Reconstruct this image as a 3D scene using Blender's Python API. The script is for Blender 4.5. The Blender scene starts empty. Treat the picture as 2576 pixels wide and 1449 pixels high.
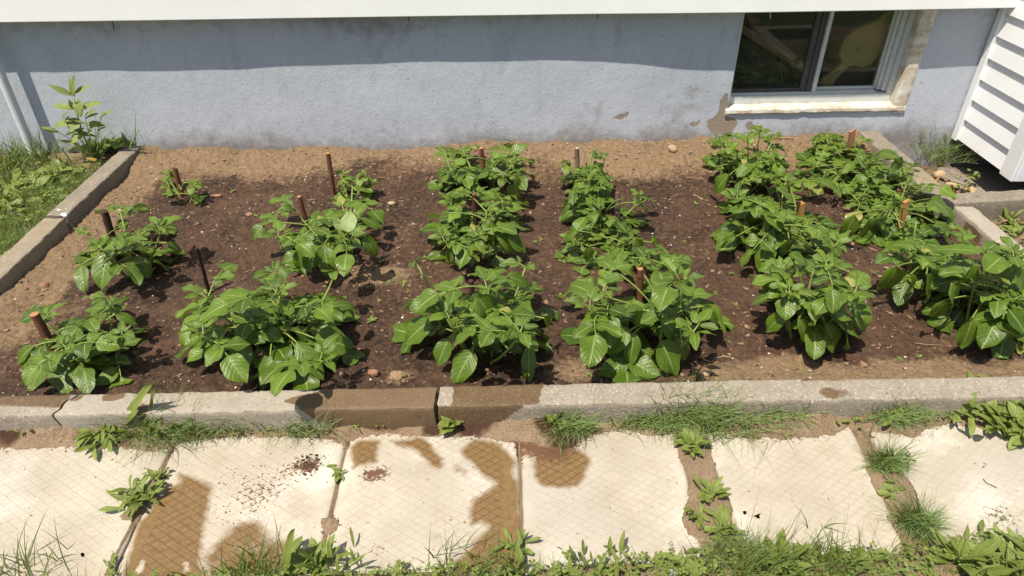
import bpy, math, random
import numpy as np
from mathutils import Matrix, Vector
C = bpy.data.collections.new('garden'); bpy.context.scene.collection.children.link(C)
R_ = math.radians
# ---------------------------------------------------------------- camera model
PITCH, FPX, HC, ROLL = R_(35.2), 1717.0, 1.7, 0.02
cR, sR = math.cos(ROLL), math.sin(ROLL)
AX = np.array([1., 0, 0]); AF = np.array([0, math.cos(PITCH), -math.sin(PITCH)]); AD = np.array([0, -math.sin(PITCH), -math.cos(PITCH)])
CAM = np.array([0, 0, HC])
def ray(X, Y):
    x, y = X-1288, Y-724
    return (cR*x-sR*y)*AX + (sR*x+cR*y)*AD + FPX*AF
def gz(X, Y, z=0.):                      # measured photo point -> place at height z
    r = ray(X, Y); return CAM + (z-HC)/r[2]*r
def gy(X, Y, y):                         # measured photo point -> place at depth y
    r = ray(X, Y); return CAM + y/r[1]*r
def proj(P):
    d = P-CAM; u = d@AX; v = d@AD; w = d@AF
    px, py = u/w*FPX, v/w*FPX
    return cR*px+sR*py+1288, -sR*px+cR*py+724
def zq(zx, zy, ox, oy): return ((zx/2.013+ox)*.6708, (zy/2.013+oy)*.6708)
def poly_world(pts, ox, oy, z=0.): return [tuple(gz(*zq(a, b, ox, oy), z)[:2]) for a, b in pts]

# ---------------------------------------------------------------- noise
def _h(ix, iy, iz, s):
    n = (ix*374761393 + iy*668265263 + iz*2147483647 + s*1274126177).astype(np.int64) & 0xffffffff
    n = ((n ^ (n >> 13))*1274126177) & 0xffffffff
    n = ((n ^ (n >> 16))*2246822519) & 0xffffffff
    return ((n ^ (n >> 15)) & 0xffffff)/float(0xffffff)
def vn(x, y, z=None, s=0):
    x = np.asarray(x, float); y = np.asarray(y, float); z = np.zeros_like(x) if z is None else np.asarray(z, float)
    ix, iy, iz = np.floor(x), np.floor(y), np.floor(z); fx, fy, fz = x-ix, y-iy, z-iz
    ix, iy, iz = ix.astype(np.int64), iy.astype(np.int64), iz.astype(np.int64)
    fx, fy, fz = [f*f*(3-2*f) for f in (fx, fy, fz)]
    r = 0
    for a in (0, 1):
        for b in (0, 1):
            for c in (0, 1):
                r = r + _h(ix+a, iy+b, iz+c, s)*(fx if a else 1-fx)*(fy if b else 1-fy)*(fz if c else 1-fz)
    return r*2-1
def fbm(x, y, z=None, s=0, o=4, g=.5):
    r = 0; a = 1.; t = 0
    for i in range(o):
        k = 2.03**i
        r = r + a*vn(np.asarray(x)*k, np.asarray(y)*k, None if z is None else np.asarray(z)*k, s+i*17); t += a; a *= g
    return r/t
def sst(a, b, x):
    t = np.clip((np.asarray(x, float)-a)/(b-a), 0, 1); return t*t*(3-2*t)
def sdist(px, py, poly):                 # signed distance, positive inside
    px = np.asarray(px, float); py = np.asarray(py, float)
    d = np.full(px.shape, 1e9); ins = np.zeros(px.shape, bool); n = len(poly)
    for i in range(n):
        ax, ay = poly[i]; bx, by = poly[(i+1) % n]
        ex, ey = bx-ax, by-ay; wx, wy = px-ax, py-ay
        t = np.clip((wx*ex+wy*ey)/(ex*ex+ey*ey+1e-12), 0, 1)
        d = np.minimum(d, (wx-ex*t)**2+(wy-ey*t)**2)
        c = ((ay > py) != (by > py)) & (px < (bx-ax)*(py-ay)/(by-ay+1e-12)+ax)
        ins ^= c
    return np.where(ins, 1, -1)*np.sqrt(d)

# ---------------------------------------------------------------- materials
class G:
    def __init__(s, name):
        s.m = bpy.data.materials.new(name); s.m.use_nodes = True; s.t = s.m.node_tree; s.t.nodes.clear()
        s.out = s.t.nodes.new('ShaderNodeOutputMaterial'); s.geo = s.t.nodes.new('ShaderNodeNewGeometry'); s.pos = s.geo.outputs['Position']
    def n(s, typ, ins={}, out=0, **kw):
        nd = s.t.nodes.new('ShaderNode'+typ)
        for k, v in kw.items(): setattr(nd, k, v)
        for k, v in ins.items():
            sk = nd.inputs[k]
            if isinstance(v, bpy.types.NodeSocket): s.t.links.new(v, sk)
            elif isinstance(v, tuple) and len(v) == 3 and sk.type == 'RGBA': sk.default_value = (*v, 1)
            else: sk.default_value = v
        return nd.outputs[out]
    def ma(s, op, a, b=0., clamp=False): return s.n('Math', {0: a, 1: b}, operation=op, use_clamp=clamp)
    def noise(s, sc, det=4., rough=.55, vec=None, out=0, dist=0.): return s.n('TexNoise', {'Vector': vec or s.pos, 'Scale': sc, 'Detail': det, 'Roughness': rough, 'Distortion': dist}, out)
    def vor(s, sc, vec=None, out=0, feat='F1'): return s.n('TexVoronoi', {'Vector': vec or s.pos, 'Scale': sc}, out, feature=feat)
    def mr(s, v, a, b, c=0., d=1.): return s.n('MapRange', {0: v, 1: a, 2: b, 3: c, 4: d})
    def mix(s, f, a, b, bt='MIX'): return s.n('MixRGB', {0: f, 1: a, 2: b}, blend_type=bt)
    def attr(s, name, out=2): return s.n('Attribute', {}, out, attribute_name=name)
    def scl(s, v): return s.n('VectorMath', {0: s.pos, 1: v}, operation='MULTIPLY')
    def bump(s, h, st, dist=.01, nrm=None):
        d = {'Height': h, 'Strength': st, 'Distance': dist}
        if nrm is not None: d['Normal'] = nrm
        return s.n('Bump', d)
    def fin(s, col, rough=.8, nrm=None, spec=.5, extra={}):
        d = {'Base Color': col, 'Roughness': rough, 'Specular IOR Level': spec}; d.update(extra)
        if nrm is not None: d['Normal'] = nrm
        b = s.n('BsdfPrincipled', d); s.t.links.new(b, s.out.inputs[0]); return s.m

def m_soil():
    g = G('soil_earth'); dry = g.attr('dry')
    n1 = g.noise(7, 6, .6); n2 = g.noise(45, 5, .65); n3 = g.noise(190, 3, .6)
    w = g.ma('ADD', dry, g.ma('MULTIPLY', g.ma('SUBTRACT', n2, .5), .9)); w = g.ma('ADD', w, g.ma('MULTIPLY', g.ma('SUBTRACT', n1, .5), .9))
    w = g.ma('ADD', w, g.ma('MULTIPLY', g.ma('SUBTRACT', n3, .5), .4))
    dk = g.mix(g.mr(g.ma('ADD', g.ma('MULTIPLY', n1, .5), g.ma('MULTIPLY', g.noise(2.3, 4), .5)), .42, .6), (.030, .0155, .009), (.108, .055, .031))
    dk = g.mix(g.mr(n2, .42, .7), dk, (.15, .082, .047))
    lt = g.mix(g.mr(n2, .3, .7), (.22, .14, .078), (.36, .25, .145))
    c = g.mix(g.mr(w, .30, .80), dk, lt)
    c = g.mix(g.mr(n3, .3, .7, .3, 0), c, (.02, .012, .008))
    sp = g.vor(95); c = g.mix(g.mr(sp, .10, .06), c, (.30, .22, .16))
    h = g.ma('ADD', g.ma('MULTIPLY', n2, 1.), g.ma('MULTIPLY', n3, .45))
    return g.fin(c, g.mr(w, .3, .7, .62, .95), g.bump(h, .9, .02), .35)
def m_sand():
    g = G('sand_dirt'); wet = g.attr('wet'); n1 = g.noise(12, 5, .6); n2 = g.noise(160, 4, .65)
    c = g.mix(g.mr(n1, .3, .7), (.215, .15, .092), (.30, .222, .145)); c = g.mix(g.mr(n2, .45, .72), c, (.125, .078, .046))
    w = g.ma('ADD', wet, g.ma('MULTIPLY', g.ma('SUBTRACT', n1, .5), .8)); c = g.mix(g.mr(w, .4, .6), c, (.06, .029, .017))
    return g.fin(c, .92, g.bump(n2, .8, .006), .25)
def m_slab():
    g = G('patterned_concrete'); wet = g.attr('wet'); dirt = g.attr('dirt'); brd = g.attr('rim')
    n1 = g.noise(5, 5, .55); n2 = g.noise(60, 5, .6); n3 = g.noise(330, 3, .6)
    sp = g.n('SeparateXYZ', {0: g.pos}); x = sp; y = sp.node.outputs[1]
    wob = g.ma('MULTIPLY', g.ma('SUBTRACT', g.noise(9, 2), .5), .012)
    def line(kx, ky):
        v = g.ma('ADD', g.ma('ADD', g.ma('MULTIPLY', x, kx), g.ma('MULTIPLY', y, ky)), g.ma('MULTIPLY', wob, 20.))
        f = g.ma('ABSOLUTE', g.ma('SUBTRACT', g.ma('FRACT', v), .5)); return g.mr(f, .11, .02)
    gr = g.ma('MAXIMUM', line(22.5, 36.5), line(-24.5, 34.5)); gr = g.ma('MULTIPLY', gr, brd)
    c = g.mix(g.mr(n1, .3, .7), (.375, .33, .258), (.49, .44, .36)); c = g.mix(g.mr(n2, .5, .75, 0, .42), c, (.38, .30, .2))
    c = g.mix(g.mr(g.noise(2.6, 5, .6), .54, .66, 0, .8), c, (.60, .565, .49)); c = g.mix(g.mr(g.noise(6.5, 6, .7), .54, .74, 0, .38), c, (.33, .25, .16))
    c = g.mix(g.mr(g.noise(1.15, 3), .42, .62, 0, .35), c, (.36, .345, .31))
    c = g.mix(g.ma('MULTIPLY', gr, g.mr(g.noise(3.3, 4, .6), .38, .66, .03, .30)), c, (.34, .25, .16))
    w = g.ma('ADD', wet, g.ma('MULTIPLY', g.ma('SUBTRACT', n2, .5), .22)); w = g.ma('ADD', w, g.ma('MULTIPLY', g.ma('SUBTRACT', g.noise(14, 5, .65), .5), .55))
    wf = g.mr(w, .38, .64)
    wc = g.mix(g.mr(n2, .3, .7), (.165, .10, .038), (.235, .15, .068)); wc = g.mix(g.ma('MULTIPLY', gr, .6), wc, (.095, .05, .02))
    c = g.mix(wf, c, wc)
    d = g.ma('ADD', dirt, g.ma('MULTIPLY', g.ma('SUBTRACT', g.noise(75, 5, .7), .5), 1.5)); d = g.ma('ADD', d, g.ma('MULTIPLY', gr, .14))
    c = g.mix(g.mr(d, .5, .6), c, (.13, .065, .037))
    s2 = g.ma('MULTIPLY', g.mr(g.vor(42), .085, .045), g.mr(g.noise(4, 2), .5, .6)); c = g.mix(s2, c, (.25, .15, .09))
    h = g.ma('ADD', g.ma('MULTIPLY', gr, -1.), g.ma('MULTIPLY', n3, .25)); h = g.ma('ADD', h, g.ma('MULTIPLY', n2, .25))
    return g.fin(c, g.mr(wf, 0, 1, .85, .3), g.bump(h, .4, .0025), .4)
def m_kerb(name, agg, base1, base2):
    g = G(name); wet = g.attr('wet'); n1 = g.noise(9, 5, .6); n2 = g.noise(70, 5, .65); n3 = g.noise(260, 3)
    c = g.mix(g.mr(n1, .3, .7), base1, base2); c = g.mix(g.mr(n2, .5, .75, 0, .5), c, tuple(v*.6 for v in base1))
    pv = g.n('VectorMath', {0: g.pos, 1: g.n('VectorMath', {0: g.noise(60, 3, .6, out=1), 1: (.012, .012, .012)}, operation='MULTIPLY')}, operation='ADD'); vc = g.vor(125, pv, 1); vd = g.vor(125, pv)
    vr = g.n('SeparateColor', {0: vc}); pick = g.mr(vr, 1-.55*agg, 1-.5*agg); pick = g.ma('MULTIPLY', pick, g.mr(vd, .45, .3))
    pc = g.mix(g.mr(vr.node.outputs[1], .3, .7), (.15, .125, .10), (.52, .49, .44)); c = g.mix(g.ma('MULTIPLY', pick, .7), c, pc)
    w = g.ma('ADD', wet, g.ma('MULTIPLY', g.ma('SUBTRACT', n2, .5), .4)); w = g.ma('ADD', w, g.ma('MULTIPLY', g.ma('SUBTRACT', n1, .5), .25))
    wf = g.mr(w, .40, .62); wc = g.mix(.93, c, (.42, .30, .19), 'MULTIPLY'); c = g.mix(wf, c, wc)
    lich = g.attr('lichen'); lf = g.ma('ADD', lich, g.ma('MULTIPLY', g.ma('SUBTRACT', n2, .5), 1.2)); c = g.mix(g.mr(lf, .5, .62, 0, .85), c, (.42, .30, .06))
    wp = g.attr('paint'); pf = g.ma('ADD', wp, g.ma('MULTIPLY', g.ma('SUBTRACT', g.noise(40, 4, .6), .5), 1.6)); c = g.mix(g.mr(pf, .5, .56), c, (.8, .8, .78))
    h = g.ma('ADD', g.ma('MULTIPLY', n2, .8), g.ma('MULTIPLY', n3, .5))
    return g.fin(c, g.mr(wf, 0, 1, .9, .55), g.bump(h, .55, .006), .3)
def m_wall():
    g = G('blue_grey_stucco'); peel = g.attr('peel'); dirt = g.attr('dirt')
    n1 = g.noise(2.2, 6, .6); n2 = g.noise(62, 6, .66, dist=.7); n3 = g.noise(190, 4, .6)
    c = g.mix(g.mr(n1, .3, .7), (.455, .49, .555), (.51, .545, .61))
    c = g.mix(g.mr(n2, .5, .74, 0, .35), c, (.27, .28, .31))
    st = g.noise(1, 6, .65, g.scl((9., 9., 2.6))); c = g.mix(g.mr(st, .54, .72, 0, .3), c, (.22, .225, .235))
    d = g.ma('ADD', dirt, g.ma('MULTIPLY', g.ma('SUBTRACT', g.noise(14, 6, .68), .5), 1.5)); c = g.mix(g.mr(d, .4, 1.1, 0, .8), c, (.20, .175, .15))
    pts = g.vor(16); c = g.mix(g.mr(pts, .075, .05, 0, .7), c, (.13, .12, .12))
    crk = g.n('TexVoronoi', {'Vector': g.n('VectorMath', {0: g.pos, 1: g.n('VectorMath', {0: g.noise(6, 4, .6, out=1), 1: (.35, .35, .35)}, operation='MULTIPLY')}, operation='ADD'), 'Scale': 2.3}, 0, feature='DISTANCE_TO_EDGE')
    cm = g.ma('MULTIPLY', g.mr(crk, .004, .001), g.mr(g.noise(1.7, 2), .56, .64)); c = g.mix(g.ma('MULTIPLY', cm, .45), c, (.14, .14, .15))
    p = g.ma('ADD', peel, g.ma('MULTIPLY', g.ma('SUBTRACT', g.noise(48, 6, .7), .5), 1.3)); pf = g.mr(p, .50, .56)
    c = g.mix(pf, c, g.mix(n2, (.22, .18, .14), (.38, .32, .255)))
    h = g.ma('ADD', g.ma('MULTIPLY', n2, 1.), g.ma('MULTIPLY', n3, .35)); h = g.ma('SUBTRACT', h, g.ma('MULTIPLY', pf, .7)); h = g.ma('SUBTRACT', h, cm)
    return g.fin(c, .85, g.bump(h, .42, .005), .25)
def m_leaf(name, c1, c2, pale, trans, rough=.40, veins=True, back=(.20, .30, .10)):
    g = G(name); tint = g.attr('tint'); uv = g.n('UVMap'); sp = g.n('SeparateXYZ', {0: uv}); u = g.ma('ABSOLUTE', g.ma('SUBTRACT', sp, .5)); v = sp.node.outputs[1]
    n1 = g.noise(35, 3)
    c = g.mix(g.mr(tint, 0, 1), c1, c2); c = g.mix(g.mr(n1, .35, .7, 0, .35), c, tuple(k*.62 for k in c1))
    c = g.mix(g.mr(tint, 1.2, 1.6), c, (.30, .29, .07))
    nr = None
    if veins:
        lat = g.ma('FRACT', g.ma('SUBTRACT', g.ma('MULTIPLY', v, 7.), g.ma('MULTIPLY', u, 4.2))); la = g.ma('ABSOLUTE', g.ma('SUBTRACT', lat, .5))
        lv = g.mr(la, .40, .5); mid = g.mr(u, .045, .016); vm = g.ma('MAXIMUM', g.ma('MULTIPLY', lv, .22), mid)
        c = g.mix(g.ma('MULTIPLY', vm, .8), c, pale)
        quilt = g.ma('SUBTRACT', 1., g.ma('POWER', g.ma('MULTIPLY', la, 2.), 2.))
        h = g.ma('ADD', g.ma('MULTIPLY', quilt, .8), g.ma('MULTIPLY', g.noise(170, 2, .6), .9)); dr = g.ma('MULTIPLY', g.mr(g.vor(330), .26, .12), g.mr(g.noise(40, 2), .52, .6)); h = g.ma('ADD', g.ma('SUBTRACT', h, mid), g.ma('MULTIPLY', dr, .9))
        nr = g.bump(h, .38, .0022)
    c = g.mix(g.ma('MULTIPLY', g.geo.outputs['Backfacing'], .8), c, back)
    d = {'Base Color': c, 'Roughness': g.mr(g.noise(60, 2), .3, .7, rough-.08, rough+.14), 'Specular IOR Level': .46}
    if nr is not None: d['Normal'] = nr
    b = g.n('BsdfPrincipled', d); tc = g.mix(.45, c, (.36, .42, .02)); t = g.n('BsdfTranslucent', {0: tc} if nr is None else {0: tc, 1: nr})
    s = g.n('MixShader', {0: trans, 1: b, 2: t}); g.t.links.new(s, g.out.inputs[0]); return g.m
def m_plain(name, c1, c2, sc=20, rough=.6, bs=.2, bd=.004, spec=.4, det=5, vec=None):
    g = G(name); n1 = g.noise(sc, det, .6, vec=g.scl(vec) if vec else None)
    return g.fin(g.mix(g.mr(n1, .3, .7), c1, c2), rough, g.bump(n1, bs, bd), spec)
def m_siding():
    g = G('white_vinyl'); n = g.noise(1, 5, .6, g.scl((14., 14., 190.))); n2 = g.noise(5, 4); n3 = g.noise(45, 4, .7)
    c = g.mix(g.mr(n2, .35, .7), (.84, .845, .855), (.80, .805, .81)); c = g.mix(g.mr(n3, .66, .78, 0, .35), c, (.52, .44, .34))
    return g.fin(c, .42, g.bump(n, .15, .0005), .4)
def m_glass():
    g = G('window_glass'); tr = g.n('BsdfTransparent', {0: (.86, .88, .84)}); gl = g.n('BsdfGlossy', {0: (.9, .92, .9), 'Roughness': .03})
    ls = g.n('LayerWeight', {'Blend': .5}); f = g.n('Fresnel', {'IOR': 1.5}); f = g.ma('MULTIPLY', f, .7, True)
    dust = g.n('BsdfDiffuse', {0: (.32, .34, .30)}); s = g.n('MixShader', {0: f, 1: tr, 2: gl})
    s = g.n('MixShader', {0: g.mr(g.noise(9, 5, .7), .35, .75, .015, .075), 1: s, 2: dust}); g.t.links.new(s, g.out.inputs[0]); return g.m
def m_crust():
    g = G('flaking_white_paint'); n = g.noise(30, 6, .7); n2 = g.noise(11, 5, .65, vec=g.scl((1., 1., 1.6)))
    c = g.mix(g.mr(n2, .42, .62), (.66, .63, .56), (.46, .38, .28)); c = g.mix(g.mr(n, .6, .72, 0, .8), c, (.30, .22, .15))
    return g.fin(c, .8, g.bump(n, .5, .006), .3)
def m_bark(name, c1, c2):
    g = G(name); n = g.noise(1, 5, .65, g.scl((160., 160., 22.))); n2 = g.noise(40, 3)
    c = g.mix(g.mr(n, .35, .65), c1, c2); c = g.mix(g.mr(n2, .62, .7, 0, .7), c, tuple(k*.25 for k in c1)); return g.fin(c, .7, g.bump(n, .5, .004), .3)
def m_ground():
    g = G('lawn_earth'); n = g.noise(3, 6, .6); n2 = g.noise(40, 5, .7)
    c = g.mix(g.mr(n2, .35, .65), (.05, .075, .02), (.10, .13, .035)); c = g.mix(g.mr(n, .5, .7, 0, .6), c, (.13, .09, .05)); return g.fin(c, .95, g.bump(n2, .6, .02), .2)
M = dict(soil=m_soil(), sand=m_sand(), slab=m_slab(), wall=m_wall(), siding=m_siding(), glass=m_glass(), crust=m_crust(), ground=m_ground(),
  kerb=m_kerb('smooth_concrete', .35, (.315, .275, .22), (.375, .33, .27)), kerb_a=m_kerb('pebbly_concrete', 1., (.27, .23, .18), (.34, .295, .24)), kerb_t=m_kerb('tan_concrete', .3, (.24, .195, .14), (.30, .25, .185)), kerb_s=m_kerb('weathered_concrete', .5, (.195, .165, .125), (.255, .22, .17)),
  potato=m_leaf('potato_leaf', (.042, .088, .006), (.140, .225, .020), (.27, .34, .10), .22), young=m_leaf('young_potato_leaf', (.085, .14, .012), (.175, .25, .026), (.24, .33, .09), .24, .4),
  palef=m_leaf('pale_leaf', (.23, .31, .10), (.28, .36, .13), (.36, .42, .2), .2, .5), stem=m_plain('green_stem', (.16, .22, .04), (.25, .31, .075), 60, .5),
  weed=m_leaf('weed_leaf', (.15, .205, .03), (.26, .315, .075), (.28, .36, .12), .26, .45), weedd=m_leaf('dark_weed_leaf', (.05, .10, .02), (.09, .16, .03), (.16, .22, .07), .2, .45),
  grass=m_leaf('grass_blade', (.125, .155, .014), (.32, .33, .06), (.2, .25, .08), .25, .5, False), rush=m_leaf('rush_blade', (.075, .105, .010), (.20, .23, .035), (.2, .25, .08), .2, .5, False), dryg=m_leaf('dry_straw', (.26, .20, .10), (.36, .30, .17), (.3, .25, .1), .15, .7, False),
  red=m_leaf('reddened_leaf', (.18, .09, .05), (.25, .13, .07), (.3, .2, .1), .2, .5),
  pvc=m_plain('grey_white_pvc', (.62, .64, .67), (.68, .70, .72), 8, .35, .05), alu=m_plain('weathered_frame', (.50, .53, .52), (.60, .62, .60), 30, .5, .1), cream=m_plain('cream_frame', (.58, .56, .48), (.66, .63, .54), 30, .6, .15),
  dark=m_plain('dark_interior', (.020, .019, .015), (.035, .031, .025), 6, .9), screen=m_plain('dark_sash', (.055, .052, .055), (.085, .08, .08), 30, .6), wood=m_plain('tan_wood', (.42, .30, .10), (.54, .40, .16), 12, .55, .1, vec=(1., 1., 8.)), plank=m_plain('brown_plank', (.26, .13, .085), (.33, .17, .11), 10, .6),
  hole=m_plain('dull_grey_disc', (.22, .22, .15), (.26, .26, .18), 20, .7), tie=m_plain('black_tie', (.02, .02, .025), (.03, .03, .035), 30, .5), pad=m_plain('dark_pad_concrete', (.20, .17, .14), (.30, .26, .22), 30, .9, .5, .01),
  stone=m_plain('tan_stone', (.30, .215, .13), (.42, .31, .20), 25, .75, .3), stoneo=m_plain('ochre_stone', (.36, .245, .135), (.46, .33, .2), 15, .75, .3), brick=m_plain('reddish_stone', (.22, .11, .065), (.32, .18, .11), 30, .85, .4),
  clod=m_plain('earth_clod', (.03, .017, .011), (.085, .05, .032), 60, .9, .5), dclod=m_plain('dry_clod', (.2, .13, .075), (.33, .23, .135), 60, .95, .5), fleck=m_plain('white_fleck', (.55, .50, .44), (.75, .72, .66), 40, .7), fleckb=m_plain('brown_fleck', (.16, .085, .05), (.28, .18, .11), 40, .8), chip=m_plain('dark_chip', (.035, .03, .032), (.06, .055, .055), 40, .6),
  twig=m_plain('dry_twig', (.24, .16, .09), (.36, .26, .16), 60, .8), litter=m_plain('brown_leaf_litter', (.20, .10, .05), (.36, .21, .12), 30, .8), yel=m_plain('yellow_leaf', (.55, .36, .08), (.62, .42, .12), 30, .6), white=m_plain('clover_petals', (.66, .66, .58), (.78, .77, .70), 90, .7),
  bark_b=m_bark('brown_bark', (.12, .045, .026), (.20, .085, .045)), bark_d=m_bark('dark_bark', (.045, .018, .014), (.085, .036, .026)), bark_k=m_bark('black_bark', (.014, .010, .009), (.03, .02, .017)), bark_g=m_bark('grey_bark', (.15, .10, .075), (.23, .16, .12)),
  cut=m_plain('orange_cut_wood', (.33, .15, .07), (.42, .22, .11), 120, .7), cutg=m_plain('grey_cut_wood', (.34, .27, .22), (.42, .35, .29), 120, .7), lath=m_bark('yellow_lath', (.33, .165, .05), (.45, .25, .09)), lathd=m_bark('brown_lath', (.25, .11, .05), (.36, .17, .085)))

# ---------------------------------------------------------------- mesh building
def mesh(name, V, F, mat, uv=None, attrs={}, smooth=True):
    V = np.asarray(V, float).reshape(-1, 3); me = bpy.data.meshes.new(name)
    if isinstance(F, np.ndarray):
        nf, k = F.shape; me.vertices.add(len(V)); me.vertices.foreach_set('co', V.ravel()); me.loops.add(nf*k); me.polygons.add(nf)
        me.loops.foreach_set('vertex_index', F.ravel().astype(np.int32)); me.polygons.foreach_set('loop_start', (np.arange(nf)*k).astype(np.int32)); me.update(calc_edges=True); me.validate()
    else:
        me.from_pydata(V.tolist(), [], F); me.update()
    if uv is not None:
        L = me.uv_layers.new(name='UVMap'); vi = np.zeros(len(me.loops), np.int32); me.loops.foreach_get('vertex_index', vi); L.data.foreach_set('uv', np.asarray(uv, np.float32)[vi].ravel())
    for k, a in attrs.items():
        at = me.attributes.new(k, 'FLOAT', 'POINT'); at.data.foreach_set('value', np.asarray(a, np.float32))
    me.polygons.foreach_set('use_smooth', np.full(len(me.polygons), bool(smooth)))
    me.materials.append(mat if not isinstance(mat, str) else M[mat]); return me
def obj(name, me, parent=None, label=None, cat=None, group=None, kind=None):
    o = bpy.data.objects.new(name, me); C.objects.link(o)
    if parent is not None:
        o.parent = parent; o.matrix_parent_inverse = Matrix.Translation(-Vector(ROOT.get(parent.name, parent.location)))
    for k, v in (('label', label), ('category', cat), ('group', group), ('kind', kind)):
        if v: o[k] = v
    return o
ROOT = {}
def thing(name, label, cat, loc, group=None):
    o = obj(name, None, None, label, cat, group); o.location = Vector([float(c) for c in loc]); o.empty_display_size = .05; ROOT[o.name] = o.location.copy(); return o
class MB:
    def __init__(s): s.V = []; s.F = []
    def add(s, V, F):
        b = len(s.V); s.V += [tuple(v) for v in V]; s.F += [tuple(b+i for i in f) for f in F]
    def box(s, x0, x1, y0, y1, z0, z1, bv=0.):
        if bv <= 0:
            s.add([(x, y, z) for z in (z0, z1) for y in (y0, y1) for x in (x0, x1)], [(0, 2, 3, 1), (4, 5, 7, 6), (0, 1, 5, 4), (2, 6, 7, 3), (0, 4, 6, 2), (1, 3, 7, 5)]); return
        b = bv; r = [(x0+b, y0), (x1-b, y0), (x1, y0+b), (x1, y1-b), (x1-b, y1), (x0+b, y1), (x0, y1-b), (x0, y0+b)]
        ri = [(min(max(x, x0+b), x1-b), min(max(y, y0+b), y1-b)) for x, y in r]
        V = [(x, y, z0) for x, y in ri]+[(x, y, z0+b) for x, y in r]+[(x, y, z1-b) for x, y in r]+[(x, y, z1) for x, y in ri]
        F = [tuple(range(7, -1, -1)), tuple(range(24, 32))]
        for k in range(3):
            for i in range(8): j = (i+1) % 8; F.append((k*8+i, k*8+j, k*8+8+j, k*8+8+i))
        s.add(V, F)
    def tube(s, P, rad, n=8, cap=True):
        P = [np.asarray(p, float) for p in P]; rad = rad if hasattr(rad, '__len__') else [rad]*len(P); V = []; F = []; ref = None
        for i, p in enumerate(P):
            t = P[min(i+1, len(P)-1)]-P[max(i-1, 0)]; t = t/(np.linalg.norm(t)+1e-9)
            if ref is None: ref = np.array([1., 0, 0]) if abs(t[0]) < .8 else np.array([0, 1., 0])
            a = ref-t*(ref@t); a /= np.linalg.norm(a)+1e-9; ref = a; b = np.cross(t, a)
            for k in range(n): q = 2*math.pi*k/n; V.append(p+rad[i]*(math.cos(q)*a+math.sin(q)*b))
        for i in range(len(P)-1):
            for k in range(n): j = (k+1) % n; F.append((i*n+k, i*n+j, i*n+n+j, i*n+n+k))
        if cap: F.append(tuple(range(n-1, -1, -1))); F.append(tuple(range((len(P)-1)*n, len(P)*n)))
        s.add(V, F)
    def build(s, name, mat, parent=None, smooth=False, **kw): return obj(name, mesh(name, s.V, s.F, mat, smooth=smooth), parent, **kw)
def grid_faces(nx, ny):
    i, j = np.meshgrid(np.arange(nx-1), np.arange(ny-1)); a = (j*nx+i).ravel(); return np.stack([a, a+1, a+nx+1, a+nx], 1)
def struct(name, me): return obj(name, me, kind='structure')

# leaves in one batch --------------------------------------------------------
NVv, NUu = 9, 7
def leaves_geo(L):
    """L: list of (base, dir, normal, length, width, droop, fold, wave, tint, shape)"""
    n = len(L); B = np.array([l[0] for l in L]); T = np.array([l[1] for l in L]); Nn = np.array([l[2] for l in L])
    ln, wd, dr, fo, wa, ti, sh = [np.array([l[k] for l in L], float) for k in range(3, 10)]
    T /= np.linalg.norm(T, axis=1)[:, None]+1e-9; Nn = Nn-T*np.sum(T*Nn, 1)[:, None]; Nn /= np.linalg.norm(Nn, axis=1)[:, None]+1e-9; S = np.cross(T, Nn)
    v = np.linspace(0, 1, NVv); u = np.linspace(-1, 1, NUu); th = -dr[:, None]*(v[None]-.15)
    dv = 1/(NVv-1); ct = np.cos(th); st = np.sin(th)
    cx = np.concatenate([np.zeros((n, 1)), np.cumsum((ct[:, 1:]+ct[:, :-1])/2*dv, 1)], 1)*ln[:, None]; cz = np.concatenate([np.zeros((n, 1)), np.cumsum((st[:, 1:]+st[:, :-1])/2*dv, 1)], 1)*ln[:, None]
    pk = np.where(sh > 0, sh, .42)[:, None]     # position of the widest point
    p = np.log(.5)/np.log(pk); vv = v[None]**p; w = np.sin(np.pi*np.clip(vv, 0, 1))**.68*(1-.15*v[None]); w[:, 0] = .03; w[:, -1] = .012; w = w*wd[:, None]*.5
    ph = (np.arange(n)*2.399)[:, None, None]; uu = u[None, None, :]
    lat = w[:, :, None]*uu
    up = fo[:, None, None]*np.abs(lat)*(1-.5*np.abs(uu)) + wa[:, None, None]*wd[:, None, None]*(np.sin(v[None, :, None]*9+ph+uu*1.3)*uu*uu*.5 + .35*np.sin(v[None, :, None]*5+ph*1.7)*uu)
    lat = lat*(1-.12*np.abs(fo)[:, None, None]*np.abs(uu)) + wd[:, None, None]*.02*np.sin(v[None, :, None]*14+ph*3)*uu
    nx_, nz_ = -st, ct
    P = B[:, None, None, :] + (cx[:, :, None]+up*nx_[:, :, None])[..., None]*T[:, None, None, :] + (cz[:, :, None]+up*nz_[:, :, None])[..., None]*Nn[:, None, None, :] + lat[..., None]*S[:, None, None, :]
    k = NVv*NUu; f = grid_faces(NUu, NVv); F = (f[None]+(np.arange(n)*k)[:, None, None]).reshape(-1, 4)
    uv = np.stack(np.meshgrid(np.linspace(0, 1, NUu), v), -1).reshape(1, k, 2).repeat(n, 0).reshape(-1, 2)
    return P.reshape(-1, 3), F, uv, np.repeat(ti, k)
def leaf_obj(name, L, mat, parent=None, **kw):
    P, F, uv, ti = leaves_geo(L); return obj(name, mesh(name, P, F, mat, uv, {'tint': ti}), parent, **kw)
def az(a, e): return np.array([math.cos(a)*math.cos(e), math.sin(a)*math.cos(e), math.sin(e)])
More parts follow.
